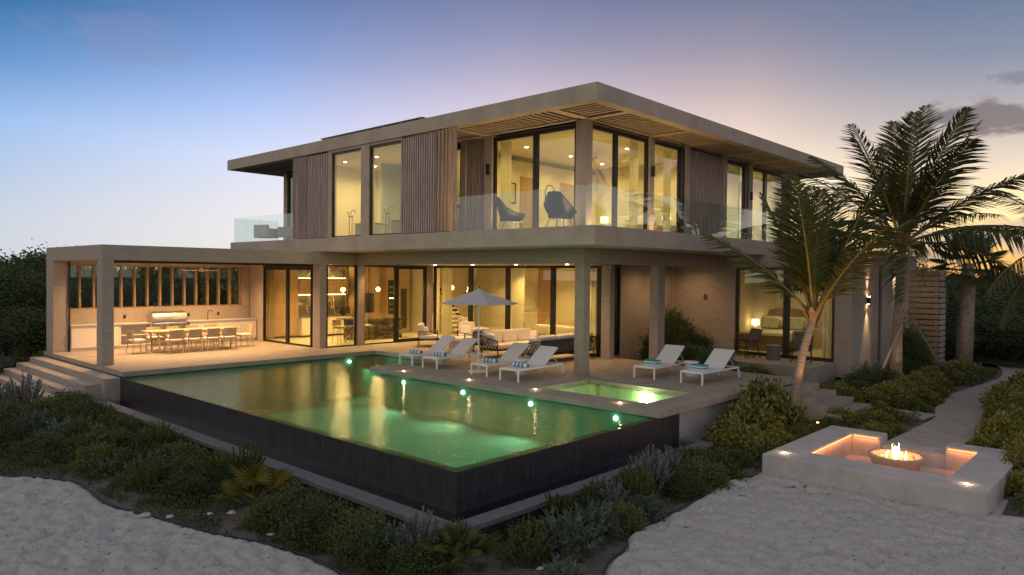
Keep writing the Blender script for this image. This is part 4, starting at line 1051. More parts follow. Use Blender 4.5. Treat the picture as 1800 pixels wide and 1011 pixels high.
towel_roll(14.42, 17.40, 'rolled blue striped towel on the farthest left lounger'); towel_roll(14.45, 16.33, 'rolled blue striped towel on the second lounger from left')
towel_roll(14.50, 14.25, 'rolled blue striped towel on the lounger before the umbrella'); towel_roll(14.35, 12.95, 'rolled blue striped towel on the lounger left of the column')
def towel_stack(x, y, lb):
    t = thing('folded_towel', lb, 'towel', (x, y, .345), 0, 'folded teal striped towels on the loungers')
    for i in range(4): ob('fold', MB().cushion(-.15, .15, -.20, .20, i*.035, i*.035+.036, p=.15), TEALT if i % 2 else WHT, t, smooth=True)
towel_stack(17.42, 10.74, 'folded teal striped towel on the lounger behind the spa'); towel_stack(17.42, 9.30, 'folded teal striped towel on the farthest right lounger')
def drum(x, y, lb):
    t = thing('drum_stool', lb, 'side table', (x, y, 0), 0, 'white slatted drum side tables')
    ob('top', MB().lathe([(.001, .43), (.19, .43), (.205, .41), (.205, .39), (.001, .39)], n=24), WHITE, t)
    ob('body', MB().lathe([(.155, .02), (.155, .389)], n=24), SLING, t)
    for i in range(20):
        a = 2*PI*i/20; ob('rib', MB().box(-.009, .009, -.006, .006, .0, .39, M=Matrix.Translation((.175*math.cos(a), .175*math.sin(a), 0)) @ Matrix.Rotation(a+PI/2, 4, 'Z')), WHITE, t) if i == 0 else None
    m = MB()
    for i in range(1, 20):
        a = 2*PI*i/20; m.box(-.009, .009, -.006, .006, 0, .389, M=Matrix.Translation((.175*math.cos(a), .175*math.sin(a), 0)) @ Matrix.Rotation(a+PI/2, 4, 'Z'))
    ob('ribs', m, WHITE, t)
drum(15.05, 16.85, 'white drum side table between the two leftmost loungers'); drum(15.15, 13.6, 'white drum side table between the umbrella and column loungers'); drum(18.35, 10.05, 'white drum side table between the last pair of loungers')
# ---- umbrella
um = thing('parasol', 'lilac grey octagonal parasol on a slim pole behind the loungers', 'parasol', (14.66, 14.82, 0))
ob('base', MB().lathe([(.001, .03), (.28, .03), (.30, .015), (.30, 0)], n=32), WHITE, um)
ob('pole', MB().tube([(0, 0, .03), (0, 0, 2.40)], .022, 12), WHITE, um)
ob('finial', MB().lathe([(.012, 2.40), (.02, 2.43), (.001, 2.47)], n=10), BRONZE, um)
nv = 8; R = 1.18
for i in range(nv):
    a0, a1 = 2*PI*i/nv+.2, 2*PI*(i+1)/nv+.2
    pts = []; 
    for t_ in (.04, .35, .7, 1.0):
        z = 2.41 - .44*t_ - .045*math.sin(PI*t_)
        for u in (0, .5, 1):
            a = a0+(a1-a0)*u; rr = R*t_*(1 if u != .5 else math.cos(PI/nv)*.985); pts.append((rr*math.cos(a), rr*math.sin(a), z + (.012 if u == .5 else 0)*t_))
    up = pts + [(x, y, z-.008) for x, y, z in pts]
    fs = []
    for r_ in range(3):
        for c in range(2):
            q = (r_*3+c, r_*3+c+1, r_*3+c+4, r_*3+c+3); fs.append(q); fs.append(tuple(v+12 for v in q[::-1]))
    fs += [(9, 10, 22, 21), (10, 11, 23, 22)]
    ob('canopy_panel', MB().add(up, fs), CANVAS, um, smooth=False)
    ob('rib', MB().tube([(.03*math.cos(a0), .03*math.sin(a0), 2.36), (R*.99*math.cos(a0), R*.99*math.sin(a0), 1.955)], .008, 5), WHITE, um)
    if i % 2 == 0: ob('strut', MB().tube([(.02*math.cos(a0), .02*math.sin(a0), 1.98), (R*.5*math.cos(a0), R*.5*math.sin(a0), 2.155)], .007, 5), WHITE, um)
# ---- deck lights
for (x, y, z, lb) in ((13.20, 16.4, 0, 'glowing deck spot at the coping left of the umbrella'), (13.36, 13.85, 0, 'glowing deck spot at the coping below the umbrella'), (13.45, 11.6, 0, 'glowing deck spot at the left corner of the spa'), (13.36, 9.05, 0, 'glowing deck spot near the front corner of the spa'),
                  (13.98, 5.62, PT, 'glowing spot on the left end of the fire pit bench'), (14.05, 2.56, PT, 'glowing spot on the right end of the fire pit bench')):
    t = thing('deck_light', lb, 'deck light', (x, y, z), 0, 'recessed glowing deck spots')
    ob('rim', MB().lathe([(.028, .001), (.045, .006), (.05, .001)], n=16), STEEL, t); ob('lens', MB().lathe([(.001, .012), (.02, .010), (.028, .002)], n=14), DECKE, t)
    light('deck_light_glow', 'POINT', (x, y, z+.05), 1.3, (1, .66, .36), .02)
# ---- balcony chairs
def rope_chair(lb, loc, rz):
    t = thing('rope_chair', lb, 'balcony chair', loc, rz, 'blue grey rope balcony chairs')
    rim = [(-.40, -.18, .98), (-.42, 0, 1.0), (-.40, .18, .98), (-.20, .40, .66), (.12, .42, .52), (.36, .34, .50), (.40, 0, .36), (.36, -.34, .50), (.12, -.42, .52), (-.20, -.40, .66), (-.40, -.18, .98)]
    seat = [(-.22, -.16, .30), (-.24, 0, .30), (-.22, .16, .30), (-.12, .22, .29), (.10, .26, .29), (.28, .24, .31), (.32, 0, .31), (.28, -.24, .31), (.10, -.26, .29), (-.12, -.22, .29), (-.22, -.16, .30)]
    ob('rim', MB().tube(rim, .016, 7), GREYF, t, smooth=True); ob('seat_ring', MB().tube(seat, .012, 6), GREYF, t)
    m = MB(); R2 = spline(rim, k=9); S2 = spline(seat, k=9)
    for a, b in zip(R2, S2): m.tube([a, b], .012, 4, False)
    ob('rope_weave', m, GREYF, t)
    ob('seat_cushion', MB().cushion(-.26, .36, -.28, .28, .29, .42), GREYF, t, smooth=True)
    for s in (-1, 1):
        ob('leg', MB().tube([(.24, s*.2, .30), (.34, s*.28, 0)], .011, 6), GREYF, t); ob('leg', MB().tube([(-.20, s*.2, .30), (-.36, s*.28, 0)], .011, 6), GREYF, t)
    return t
rc = rope_chair('blue grey rope balcony chair turned to the right, left of the two', (15.85, 14.75, S1), -.55)
copytree(rc, (15.75, 12.75, S1), .25, 'blue grey rope balcony chair beside the corner pier')
# far left balcony furniture
t = thing('balcony_armchair', 'pale balcony armchair behind the far left glass balustrade', 'armchair', (15.9, 27.6, S1), 2.6)
ob('seat', B(-.35, .35, -.35, .35, .2, .42, .04), STUCCO, t); ob('back', B(-.38, -.25, -.38, .38, .2, .75, .04), STUCCO, t); ob('arm', MB().box(-.3, .35, -.42, -.34, .2, .6, .03).box(-.3, .35, .34, .42, .2, .6, .03), STUCCO, t)
copytree(t, (15.8, 29.1, S1), .4, 'pale balcony armchair at the far end of the left balcony')
# ---- master bedroom
def tube_door(n, x0, x1, z0, z1, y): return vb(n, x0, x1, y-.03, y, z0, z1, m=OAK)
tube_door('interior_door', 19.33, 20.05, S1+.02, 6.35, 17.497); tube_door('interior_door', 21.64, 22.45, S1+.02, 6.35, 17.497)
t = thing('framed_picture', 'framed landscape picture on the master bedroom wall above the left balcony chair', 'picture', (18.42, 17.46, 5.37), wparts=True)
part('frame', MB().box(18.40, 18.44, 17.46, 17.498, 5.35, 6.08).box(19.04, 19.08, 17.46, 17.498, 5.35, 6.08).box(18.44, 19.04, 17.46, 17.498, 5.35, 5.39).box(18.44, 19.04, 17.46, 17.498, 6.04, 6.08), BLACKM, t)
part('print', B(18.44, 19.04, 17.48, 17.497, 5.39, 6.04), mat('landscape_print', (.60, .60, .52), .7, vs=3, col2=(.30, .34, .16)), t)
t = thing('oval_mirror', 'tall oval mirror with thin bronze rim on the master bedroom wall', 'mirror', (20.99, 17.47, 5.69))
pts = [(.28*math.copysign(abs(math.cos(a))**.8, math.cos(a)), 0, .5*math.copysign(abs(math.sin(a))**.8, math.sin(a))) for a in np.linspace(0, 2*PI, 33)]
ob('rim', MB().tube(pts, .016, 6, False), BRONZE, t); ob('glass', MB().add([(x, .005, z) for x, y, z in pts[:-1]], [tuple(range(32))]), PLAST, t)
bd = thing('bed', 'upholstered master bed with white pillows seen through the corner glass', 'bed', (22.9, 15.4, S1+.01))
ob('headboard', B(.88, 1.0, -1.05, 1.05, 0, 1.25, .03), CUSH, bd); ob('base', B(-1.1, .88, -.95, .95, .05, .32, .02), STUCCO, bd)
ob('mattress', MB().cushion(-1.12, .88, -.96, .96, .30, .62, p=.12), CUSHW, bd, smooth=True)
for s in (-.5, .5): ob('pillow', MB().cushion(-.12, .12, -.36, .36, -.2, .2, M=Matrix.Translation((.68, s, .80)) @ Matrix.Rotation(.35, 4, 'Y')), CUSHW, bd, smooth=True); ob('pillow', MB().cushion(-.1, .1, -.26, .26, -.16, .16, M=Matrix.Translation((.46, s, .75)) @ Matrix.Rotation(.45, 4, 'Y')), CUSH, bd, smooth=True)
def lamp(x, y, z, lb, pw=14):
    t = thing('table_lamp', lb, 'lamp', (x, y, z))
    ob('lamp_base', MB().lathe([(.05, 0), (.10, .06), (.10, .12), (.03, .2), (.012, .22)], n=16), PLAST, t, smooth=True)
    ob('lamp_shade', MB().lathe([(.16, .22), (.14, .46)], n=24), SHADE, t, smooth=True)
    light('table_lamp_light', 'POINT', (x, y, z+.36), pw, (1, .62, .28), .05)
def stand(x, y, z, lb, m=OAK):
    t = thing('bedside_table', lb, 'bedside table', (x, y, z)); ob('body', B(-.25, .25, -.28, .28, .15, .58, .01), m, t); ob('drawer', B(-.265, -.251, -.26, .26, .36, .55, .004), m, t); ob('leg', MB().box(-.22, -.18, -.25, -.21, 0, .149).box(-.22, -.18, .21, .25, 0, .149).box(.18, .22, -.25, -.21, 0, .149).box(.18, .22, .21, .25, 0, .149), m, t)
stand(23.55, 16.8, S1+.01, 'bedside table left of the master bed'); lamp(23.55, 16.8, S1+.59, 'glowing table lamp left of the master bed')
stand(23.55, 14.0, S1+.01, 'bedside table right of the master bed'); lamp(23.55, 14.0, S1+.59, 'glowing table lamp right of the master bed')
f2 = thing('ceiling_fan', 'white ceiling fan in the upstairs master bedroom', 'ceiling fan', (20.6, 15.1, 7.1))
ob('motor', MB().lathe([(.02, 0), (.02, -.14), (.09, -.16), (.10, -.22), (.05, -.25), (.001, -.25)], n=20), PLAST, f2, smooth=True)
for i in range(3): ob('blade', MB().box(.08, .75, -.06, .06, -.01, 0, M=Matrix.Rotation(i*2*PI/3, 4, 'Z') @ Matrix.Translation((0, 0, -.2)) @ Matrix.Rotation(.2, 4, 'X')), PLAST, f2)
def curtain(n, axis, c, a, b, z0, z1):
    m = MB(); k = int((b-a)/.03); vs = []
    for i in range(k+1):
        u = a+(b-a)*i/k; w = c+.035*math.sin(i*1.25)
        for z in (z0, z1): vs.append((w, u, z) if axis == 'x' else (u, w, z))
    m.add(vs, [(2*i, 2*i+2, 2*i+3, 2*i+1) for i in range(k)])
    return part(n, m, CURT, V, smooth=True)
curtain('curtain', 'x', 16.98, 15.75, 16.2, S1+.02, 7.08); curtain('curtain', 'y', 12.95, 19.5, 19.95, S1+.02, 7.08); curtain('curtain', 'y', 12.95, 21.55, 21.98, S1+.02, 7.08)
curtain('curtain', 'y', 13.0, 29.9, 30.8, S1+.02, 7.08); curtain('curtain', 'x', 25.5, 8.15, 9.0, .02, 3.15); curtain('curtain', 'y', 8.35, 25.4, 27.9, .02, 3.15)
for (a, b) in ((14.85, 15.6), (18.5, 19.3), (22.6, 23.2)): curtain('curtain', 'x', 20.75, a, b, .02, 3.15)
# small armchair + side table in master
t = thing('tub_chair', 'low cream tub chair under the oval mirror upstairs', 'armchair', (20.6, 16.2, S1+.01), -1.2)
ob('seat', MB().cushion(-.36, .36, -.36, .36, .1, .44), CUSH, t, smooth=True); ob('back', MB().cushion(-.40, -.2, -.40, .40, .3, .75), CUSH, t, smooth=True)
# ---- bathroom
for (x, y, lb) in ((16.3, 23.55, 'slim floor standing bath tap in the left tall bathroom window'), (16.3, 21.25, 'slim floor standing bath tap in the right tall bathroom window')):
    t = thing('bath_tap', lb, 'bath tap', (x, y, S1+.01))
    ob('pipe', MB().tube([(0, -.09, 0), (0, -.09, .88)], .013, 8).tube([(0, .09, 0), (0, .09, .88)], .013, 8).tube([(0, -.14, .88), (0, .14, .88)], .018, 8), BRONZE, t)
    ob('spout', MB().tube([(0, 0, .88), (.0, -.02, 1.05), (.03, -.12, 1.14), (.04, -.22, 1.10), (.04, -.25, 1.0)], .013, 8), BRONZE, t)
    ob('hand_shower', MB().tube([(0, .14, .9), (0, .17, 1.06)], .014, 8).tube([(0, .13, 1.06), (0, .24, 1.06)], .012, 8), BRONZE, t)
TUBM = mat('blue_grey_tub', (.20, .26, .27), .4, var=.06)
t = thing('bathtub', 'blue grey bathtub behind the left tall bathroom window', 'bathtub', (16.9, 23.3, S1+.01)); ob('shell', MB().box(-.4, .4, -.85, .3, 0, .60, .05), TUBM, t); ob('rim', MB().box(-.43, .43, -.88, .33, .60, .63, .01), TUBM, t)
t = thing('bathtub', 'blue grey bathtub behind the right tall bathroom window', 'bathtub', (16.7, 20.6, S1+.01)); ob('shell', MB().box(-.4, .4, -.85, .5, 0, .62, .05), TUBM, t); ob('rim', MB().box(-.43, .43, -.88, .53, .62, .65, .01), TUBM, t)
# ---- ground floor bedroom
bd = thing('bed', 'carved wooden bed with striped pillows in the ground floor bedroom', 'bed', (27.9, 11.65, .012))
hb = [(-1.05, 0), (1.05, 0), (1.05, 1.12), (.98, 1.22), (.80, 1.26), (.72, 1.48), (.4, 1.55), (-.4, 1.55), (-.72, 1.48), (-.80, 1.26), (-.98, 1.22), (-1.05, 1.12)]
n = len(hb); ob('headboard', MB().add([(1.1, y, z) for y, z in hb]+[(1.2, y, z) for y, z in hb], [tuple(range(n))[::-1], tuple(range(n, 2*n))]+[(i, (i+1) % n, n+(i+1) % n, n+i) for i in range(n)]), TEAK, bd)
ob('footboard', B(-1.25, -1.15, -1.02, 1.02, .0, .62, .02), TEAK, bd); ob('rail', MB().box(-1.15, 1.1, -1.0, -.94, .15, .42).box(-1.15, 1.1, .94, 1.0, .15, .42), TEAK, bd)
ob('mattress', MB().cushion(-1.14, 1.1, -.94, .94, .35, .72, p=.1), CUSHW, bd, smooth=True)
STRP = mat('striped_linen', (.30, .30, .24), .9, var=.2, vs=20, col2=(.55, .52, .42), stretch=(0.1, 1, .1))
for s in (-.5, .5): ob('pillow', MB().cushion(-.13, .13, -.40, .40, -.24, .24, M=Matrix.Translation((.92, s, .98)) @ Matrix.Rotation(.3, 4, 'Y')), CUSHW, bd, smooth=True); ob('pillow', MB().cushion(-.11, .11, -.38, .38, -.21, .21, M=Matrix.Translation((.72, s, .93)) @ Matrix.Rotation(.4, 4, 'Y')), STRP, bd, smooth=True)
stand(29.1, 13.0, .012, 'wooden bedside table with lamp in the ground floor bedroom', TEAK); lamp(29.1, 13.0, .60, 'glowing white table lamp beside the carved wooden bed', 20)
vb('interior_door', 27.2, 28.2, 13.26, 13.299, .02, 3.0, m=OAK)
def sling_chair(lb, loc, rz):
    t = thing('sling_armchair', lb, 'armchair', loc, rz, 'brown sling armchairs on the bedroom terrace')
    for s in (-1, 1):
        ob('leg', MB().tube([(.28, s*.31, 0), (.27, s*.31, .60), (-.30, s*.31, .58)], .019, 7), BRONZE, t)
        ob('leg', MB().tube([(-.36, s*.30, 0), (-.22, s*.30, .42), (-.42, s*.30, .98)], .019, 7), BRONZE, t)
        ob('armrest', B(-.30, .32, s*.31-.03, s*.31+.03, .595, .62, .006), BRONZE, t)
    ob('seat', B(-.24, .28, -.29, .29, .40, .425, .008), BRONZE, t)
    ob('backrest', MB().box(-.27, .27, -.01, .01, 0, .56, .006, M=Matrix.Translation((-.23, 0, .43)) @ Matrix.Rotation(-.33, 4, 'Y') @ Matrix.Rotation(PI/2, 4, 'Z')), mat('brown_mesh', (.10, .075, .06), .8, var=.2, vs=60, bump=.3, bs=150), t)
    ob('top_rail', MB().tube([(-.43, -.30, .98), (-.43, .30, .98)], .02, 7), BRONZE, t)
    return t
sc_ = sling_chair('brown sling armchair left of the dark drum table outside the bedroom', (24.25, 11.15, -.01), PI-.5)
copytree(sc_, (24.3, 9.25, -.01), PI+.3, 'brown sling armchair right of the dark drum table outside the bedroom')
t = thing('drum_table', 'dark grey round drum table between the brown sling armchairs', 'side table', (24.3, 10.2, -.01))
ob('body', MB().lathe([(.21, 0), (.23, .02), (.23, .46), (.21, .48)], n=28), mat('grey_cast', (.11, .10, .10), .7), t, smooth=False); ob('lid', MB().lathe([(.001, .50), (.22, .50), (.235, .485), (.22, .481)], n=28), TEAK, t)
# wall sconces
ob('wall_socket', B(25.07, 25.098, 13.12, 13.26, 1.95, 2.15, .005), mat('rust_metal', (.12, .03, .02), .6), label='small rust red wall light on the dark courtyard wall', cat='wall light')
t = thing('wall_sconce', 'glowing up and down cylinder light on the wall right of the bedroom', 'wall light', (26.65, 7.86, 2.05))
ob('body', MB().lathe([(.055, -.12), (.055, .12)], n=18), BLACKM, t); ob('bracket', B(-.03, .03, .02, .07, -.03, .03), BLACKM, t)
ob('lens', MB().lathe([(.001, .121), (.045, .121)], n=14).lathe([(.001, -.121), (.045, -.121)], n=14), LEDC, t)
light('sconce_light', 'SPOT', (26.65, 7.80, 2.19), 110, (1, .68, .38), .02, (PI, 0, 0), spot=50, blend=.7); light('sconce_light', 'SPOT', (26.65, 7.80, 1.91), 110, (1, .68, .38), .02, (0, 0, 0), spot=50, blend=.7)
# uplights on balcony edge and slab soffit (linear leds)
light('balcony_strip_light', 'AREA', (16.35, 14.5, 4.115), 55, (1, .62, .28), .05, (PI, -.35, 0), sy=2.8)
light('balcony_strip_light', 'AREA', (18.6, 12.2, 4.115), 45, (1, .62, .28), 4.0, (PI, 0, 0), sy=.05)
# ================================================================ VEGETATION
def leaves_mesh(name, P, D, ln, wd, m, rr, fold=.25):
    """P: leaf bases (N,3); D: unit directions (N,3); one folded rhombus per leaf"""
    n = len(P); up = rr.normal(size=(n, 3)); s = np.cross(D, up); s /= np.linalg.norm(s, axis=1, keepdims=True)+1e-9
    nn = np.cross(s, D); ln = np.broadcast_to(ln, n)[:, None]; wd = np.broadcast_to(wd, n)[:, None]
    v = np.empty((n, 4, 3)); v[:, 0] = P; v[:, 1] = P+D*ln*.5+s*wd*.5+nn*wd*fold; v[:, 2] = P+D*ln; v[:, 3] = P+D*ln*.5-s*wd*.5+nn*wd*fold
    i = np.arange(n)[:, None]*4
    f = np.concatenate([i+[[0, 1, 2]], i+[[0, 2, 3]]], 1).reshape(-1, 3)
    return npmesh(name, v.reshape(-1, 3), f, m)
def unit(v): return v/(np.linalg.norm(v, axis=1, keepdims=True)+1e-9)
def shrub_mesh(name, rr, R, H, nb, nl, ln, wd, m, upness=.5, shape='dome', spread=.16, stemleaf=False, low=.05, lump=.35):
    P = []; D = []
    a = rr.uniform(0, 2*PI, nb); c = rr.uniform(0, 1, nb); rad = np.sqrt(rr.uniform(0, 1, nb))
    lumps = 1 - lump*vnoise(np.cos(a)*2+7, np.sin(a)*2+c*3+7, 1.0, int(rr.integers(99)))
    th = np.arccos(rr.uniform(low, 1, nb))
    k = rr.uniform(.72, 1.04, nb)*lumps
    T = np.stack([R*np.sin(th)*np.cos(a)*k, R*np.sin(th)*np.sin(a)*k, H*np.cos(th)*k], -1)
    if shape == 'spike': T[:, 2] = H*rr.uniform(.5, 1.1, nb)*(1-.45*(np.hypot(T[:, 0], T[:, 1])/R)**2)
    base = T*np.array([.25, .25, 0])
    for j in range(nb):
        if stemleaf:
            t = rr.uniform(.35, 1, nl)**.7
            q = base[j]+(T[j]-base[j])*t[:, None]
            ax = (T[j]-base[j])/np.linalg.norm(T[j]-base[j])
            d = ax*rr.uniform(.5, 1.0, (nl, 1)) + rr.normal(size=(nl, 3))*.55
        else:
            q = T[j]+rr.normal(size=(nl, 3))*spread*R*np.array([1, 1, .8])
            d = (q-np.array([0, 0, H*.2]))*.6/R + rr.normal(size=(nl, 3))*.6
        d[:, 2] += upness; P.append(q); D.append(unit(d))
    P = np.concatenate(P); D = np.concatenate(D); P[:, 2] = np.maximum(P[:, 2], .02)
    return leaves_mesh(name, P, D, ln*rr.uniform(.7, 1.2, len(P)), wd*rr.uniform(.8, 1.2, len(P)), m, rr)
def stems_mesh(name, rr, R, H, nb, r=.012):
    m = MB()
    for j in range(nb):
        a = rr.uniform(0, 2*PI); k = rr.uniform(.3, .85)
        m.tube([(0.05*math.cos(a), .05*math.sin(a), 0), (R*.3*k*math.cos(a), R*.3*k*math.sin(a), H*.45), (R*k*math.cos(a), R*k*math.sin(a), H*.85)], [r, r*.7, r*.3], 5)
    return m.mesh(name, BARK)
LDARK = leafmat('leaf_dark', (0.0258, 0.0418, 0.0158), (0.092, 0.1242, 0.0394))
LMID = leafmat('leaf_mid', (0.0343, 0.0528, 0.0167), (0.1368, 0.1742, 0.0464))
LSAGE = leafmat('leaf_sage', (0.0748, 0.101, 0.0711), (0.215, 0.2626, 0.1866))
LGREY = leafmat('leaf_silver', (.10, .11, .11), (.28, .29, .28))
LGLOSS = leafmat('leaf_glossy_firelit', (.045, .06, .016), (.28, .27, .06), rough=.35)  # lighter tone has yellow firelight mixed into the leaf colour
LYEL = leafmat('leaf_yellow', (.10, .10, .015), (.22, .20, .03))
LPALM = leafmat('leaf_palm', (0.028, 0.04, 0.0144), (0.112, 0.12, 0.032), rough=.45)
LTREE = leafmat('leaf_tree', (0.0272, 0.047, 0.0181), (0.102, 0.1322, 0.0414))
FLOW = mat('white_petal', (.75, .72, .62), .8)
rs = np.random.default_rng(5)
K = {}
K['dark'] = [(shrub_mesh('foliage', rs, .62, .75, 95, 60, .052, .024, LDARK, spread=.13), stems_mesh('stem', rs, .6, .7, 8)) for _ in range(3)]
K['green'] = [(shrub_mesh('foliage', rs, .60, .70, 90, 60, .055, .030, LMID, spread=.13), stems_mesh('stem', rs, .6, .65, 8)) for _ in range(2)]
K['sage'] = [(shrub_mesh('foliage', rs, .62, .78, 130, 46, .075, .016, LSAGE, upness=.7, stemleaf=True, spread=.1), stems_mesh('stem', rs, .6, .7, 10)) for _ in range(2)]
K['silver'] = [(shrub_mesh('foliage', rs, .45, .82, 85, 60, .042, .018, LGREY, upness=.8, shape='spike', stemleaf=True), stems_mesh('stem', rs, .4, .8, 12)) for _ in range(2)]
K['sprig'] = [(shrub_mesh('foliage', rs, .45, .85, 70, 60, .05, .022, LMID, upness=.8, shape='spike', stemleaf=True), stems_mesh('stem', rs, .4, .8, 12)) for _ in range(2)]
K['glossy'] = [(shrub_mesh('foliage', rs, .68, .80, 120, 26, .085, .062, LGLOSS, upness=.9, spread=.10), stems_mesh('stem', rs, .6, .7, 8)) for _ in range(2)]
def flowers(name, rr, R, H, n):
    a = rr.uniform(0, 2*PI, n); th = np.arccos(rr.uniform(.3, 1, n)); P = np.stack([R*np.sin(th)*np.cos(a), R*np.sin(th)*np.sin(a), H*np.cos(th)], -1)
    return leaves_mesh(name, P, unit(rr.normal(size=(n, 3))+[0, 0, .5]), .03, .03, FLOW, rr, .05)
FLWM = flowers('blossom', rs, .66, .78, 46)
KN = {'dark': 'dark green fine leaved shrub', 'green': 'mid green leafy shrub', 'sage': 'sage green feathery shrub', 'silver': 'silvery upright shrub', 'glossy': 'glossy round leaved shrub', 'flower': 'low shrub dotted with small white flowers'}
GN = {'sprig': 'upright sprigs', 'dark': 'dark fine leaved shrubs', 'green': 'mid green shrubs', 'sage': 'feathery sage shrubs', 'silver': 'silvery shrubs', 'glossy': 'glossy round leaved shrubs', 'flower': 'white flowering shrubs'}
def shrub(kind, x, y, s, label, sz=1.0, group=None, z=None):
    base = 'glossy' if kind == 'flower' else kind
    fm, sm = K[base][int(rng.integers(len(K[base])))]
    z = float(ghz(x, y)) if z is None else z
    t = thing('shrub', label, 'shrub', (x, y, z-.02), rng.uniform(0, 6.28), group or GN[kind])
    t.scale = (s, s, s*sz)
    link('foliage', fm, t, False); link('stem', sm, t, False)
    if kind == 'flower': link('blossom', FLWM, t, False)
    return t
ORD = 'leftmost,second from left,third from left,fourth from left,fifth from left,sixth from left,seventh from left,eighth from left,ninth from left,tenth from left,eleventh from left,twelfth from left,thirteenth from left,fourteenth from left,fifteenth from left,sixteenth from left,seventeenth from left,eighteenth from left'.split(',')
def ordlabels(lst):
    by = {}
    for o, x, y in lst: by.setdefault(o['group'], []).append((-math.atan2(y, x), o))
    for g, v in by.items():
        v.sort(key=lambda q: q[0])
        for i, (_, o) in enumerate(v):
            o['label'] = ('only one of the ' if len(v) == 1 else ('rightmost of the ' if i == len(v)-1 else ORD[i]+' of the ')) + g
def bed(rows, place, f=1.0):
    rows = [((('sage' if rng.uniform() < .3 else ('sprig' if rng.uniform() < .3 else 'green')) if (r[0] == 'dark' and rng.uniform() < .45) else r[0]),)+tuple(r[1:]) for r in rows]
    ordlabels([(shrub(kind, x, y, s*f, 'x', sz, GN[kind]+' '+place), x, y) for kind, x, y, s, sz in rows])
# left bed between the sand and the pool basin
bed([('dark', 6.05, 21.3, .9, .9), ('green', 5.3, 20.6, .9, .9), ('dark', 6.1, 20.0, .8, .8), ('dark', 4.8, 19.4, .9, .9), ('dark', 5.7, 18.9, .95, .85), ('green', 6.2, 18.2, .65, .8), ('dark', 5.0, 17.9, .9, .85), ('dark', 4.4, 17.0, .8, .8),
     ('dark', 5.8, 17.3, .9, .8), ('dark', 6.25, 16.5, .6, .9), ('dark', 5.2, 16.2, .85, .9), ('green', 4.9, 15.3, .7, .9), ('dark', 6.0, 15.6, .8, .9), ('green', 5.9, 14.3, .85, .8), ('dark', 6.3, 13.3, .65, .9),
     ('dark', 5.6, 13.2, .8, .8), ('dark', 6.2, 12.4, .6, .9), ('dark', 5.3, 12.4, .7, .7), ('dark', 3.9, 18.6, .9, .8), ('green', 4.2, 20.2, 1.0, .9), ('dark', 3.4, 19.6, .9, .8)], 'between left sand and basin', 1.36)
shrub('sage', 5.25, 13.9, 1.05, 'large rounded blue green shrub in the middle of the left bed', .8)
shrub('sage', 5.0, 14.9, .9, 'feathery sage shrub just behind the large rounded one in the left bed', .8)
shrub('sage', 5.3, 17.0, .85, 'feathery sage shrub halfway along the left bed', .8)
shrub('silver', 5.3, 22.6, 1.5, 'tall silvery shrub beside the lowest stone steps', .9)
shrub('silver', 4.6, 22.2, 1.2, 'silvery shrub left of the one by the stone steps', .9)
shrub('silver', 4.9, 24.2, 1.2, 'silvery shrub at the far left picture edge beyond the steps', .9)
bed([('dark', 5.8, 9.1, .80, .85), ('green', 6.05, 8.5, .70, .85), ('dark', 5.9, 9.9, .8, .9), ('green', 5.7, 10.3, .6, .9), ('dark', 6.1, 7.9, .7, .8), ('green', 6.0, 7.2, .62, .8), ('dark', 5.75, 7.9, .65, .8)], 'just left of the basin corner', 1.3)
shrub('silver', 6.28, 7.45, .86, 'silvery grey shrub standing right at the basin corner', 1.0)
# right bed in front of the basin
shrub('sage', 8.0, 6.35, 1.1, 'big feathery grey green bush right of the basin corner', .82); shrub('sage', 8.75, 6.4, 1.0, 'feathery grey green bush, second from the basin corner', .8)
shrub('silver', 9.7, 6.75, .9, 'silvery shrub in the middle of the right bed', .8); shrub('silver', 11.2, 6.9, 1.1, 'silvery lavender like shrub toward the fire pit', .95); shrub('silver', 11.9, 7.0, .95, 'silvery shrub next to the round leaved bushes', .95)
bed([('dark', 7.3, 6.4, .75, .7), ('green', 9.3, 6.3, .6, .8), ('dark', 9.2, 6.95, .6, .8), ('dark', 10.3, 6.6, .75, .8), ('sage', 10.0, 6.25, .6, .8), ('green', 10.6, 7.0, .6, .9), ('dark', 12.2, 6.5, .8, .8), ('green', 12.9, 6.7, .85, .8), ('dark', 11.5, 6.45, .6, .8), ('dark', 12.9, 7.2, .7, .8), ('dark', 7.2, 5.7, .55, .7)], 'between basin and right sand', 1.3)
# glossy shrubs by the sun deck and the palm
bed([('glossy', 15.2, 7.3, 1.0, .9), ('glossy', 16.0, 7.3, 1.15, 1.15), ('glossy', 16.9, 7.35, 1.35, 1.3), ('glossy', 17.5, 7.5, .6, .9), ('glossy', 14.4, 7.2, .8, .8), ('glossy', 15.0, 6.5, .8, .75), ('glossy', 15.8, 6.5, .8, .7), ('green', 14.1, 6.7, .7, .7), ('glossy', 16.7, 6.4, .65, .6), ('glossy', 17.4, 6.3, .5, .5)], 'below the sun deck edge')
bed([('glossy', 18.5, 5.3, .6, .6), ('glossy', 19.2, 6.3, .8, .7), ('glossy', 19.5, 5.5, .75, .7), ('glossy', 18.1, 5.2, .55, .6), ('glossy', 20.3, 5.6, .75, .7), ('glossy', 19.0, 4.95, .5, .6)], 'around the leaning palm foot')
bed([('flower', 22.3, 6.5, .9, .8), ('flower', 23.3, 6.3, .95, .8), ('flower', 24.3, 6.2, 1.0, .8), ('flower', 25.4, 6.1, 1.0, .8), ('flower', 26.5, 6.2, 1.0, .8), ('flower', 27.6, 6.2, 1.0, .85), ('flower', 28.9, 6.0, 1.0, .85), ('flower', 30.2, 5.9, 1.05, .85), ('flower', 22.6, 5.6, .8, .7), ('flower', 23.9, 5.5, .8, .7), ('flower', 25.1, 5.5, .8, .7), ('flower', 31.6, 6.0, 1.0, .85)], 'along the boardwalk')
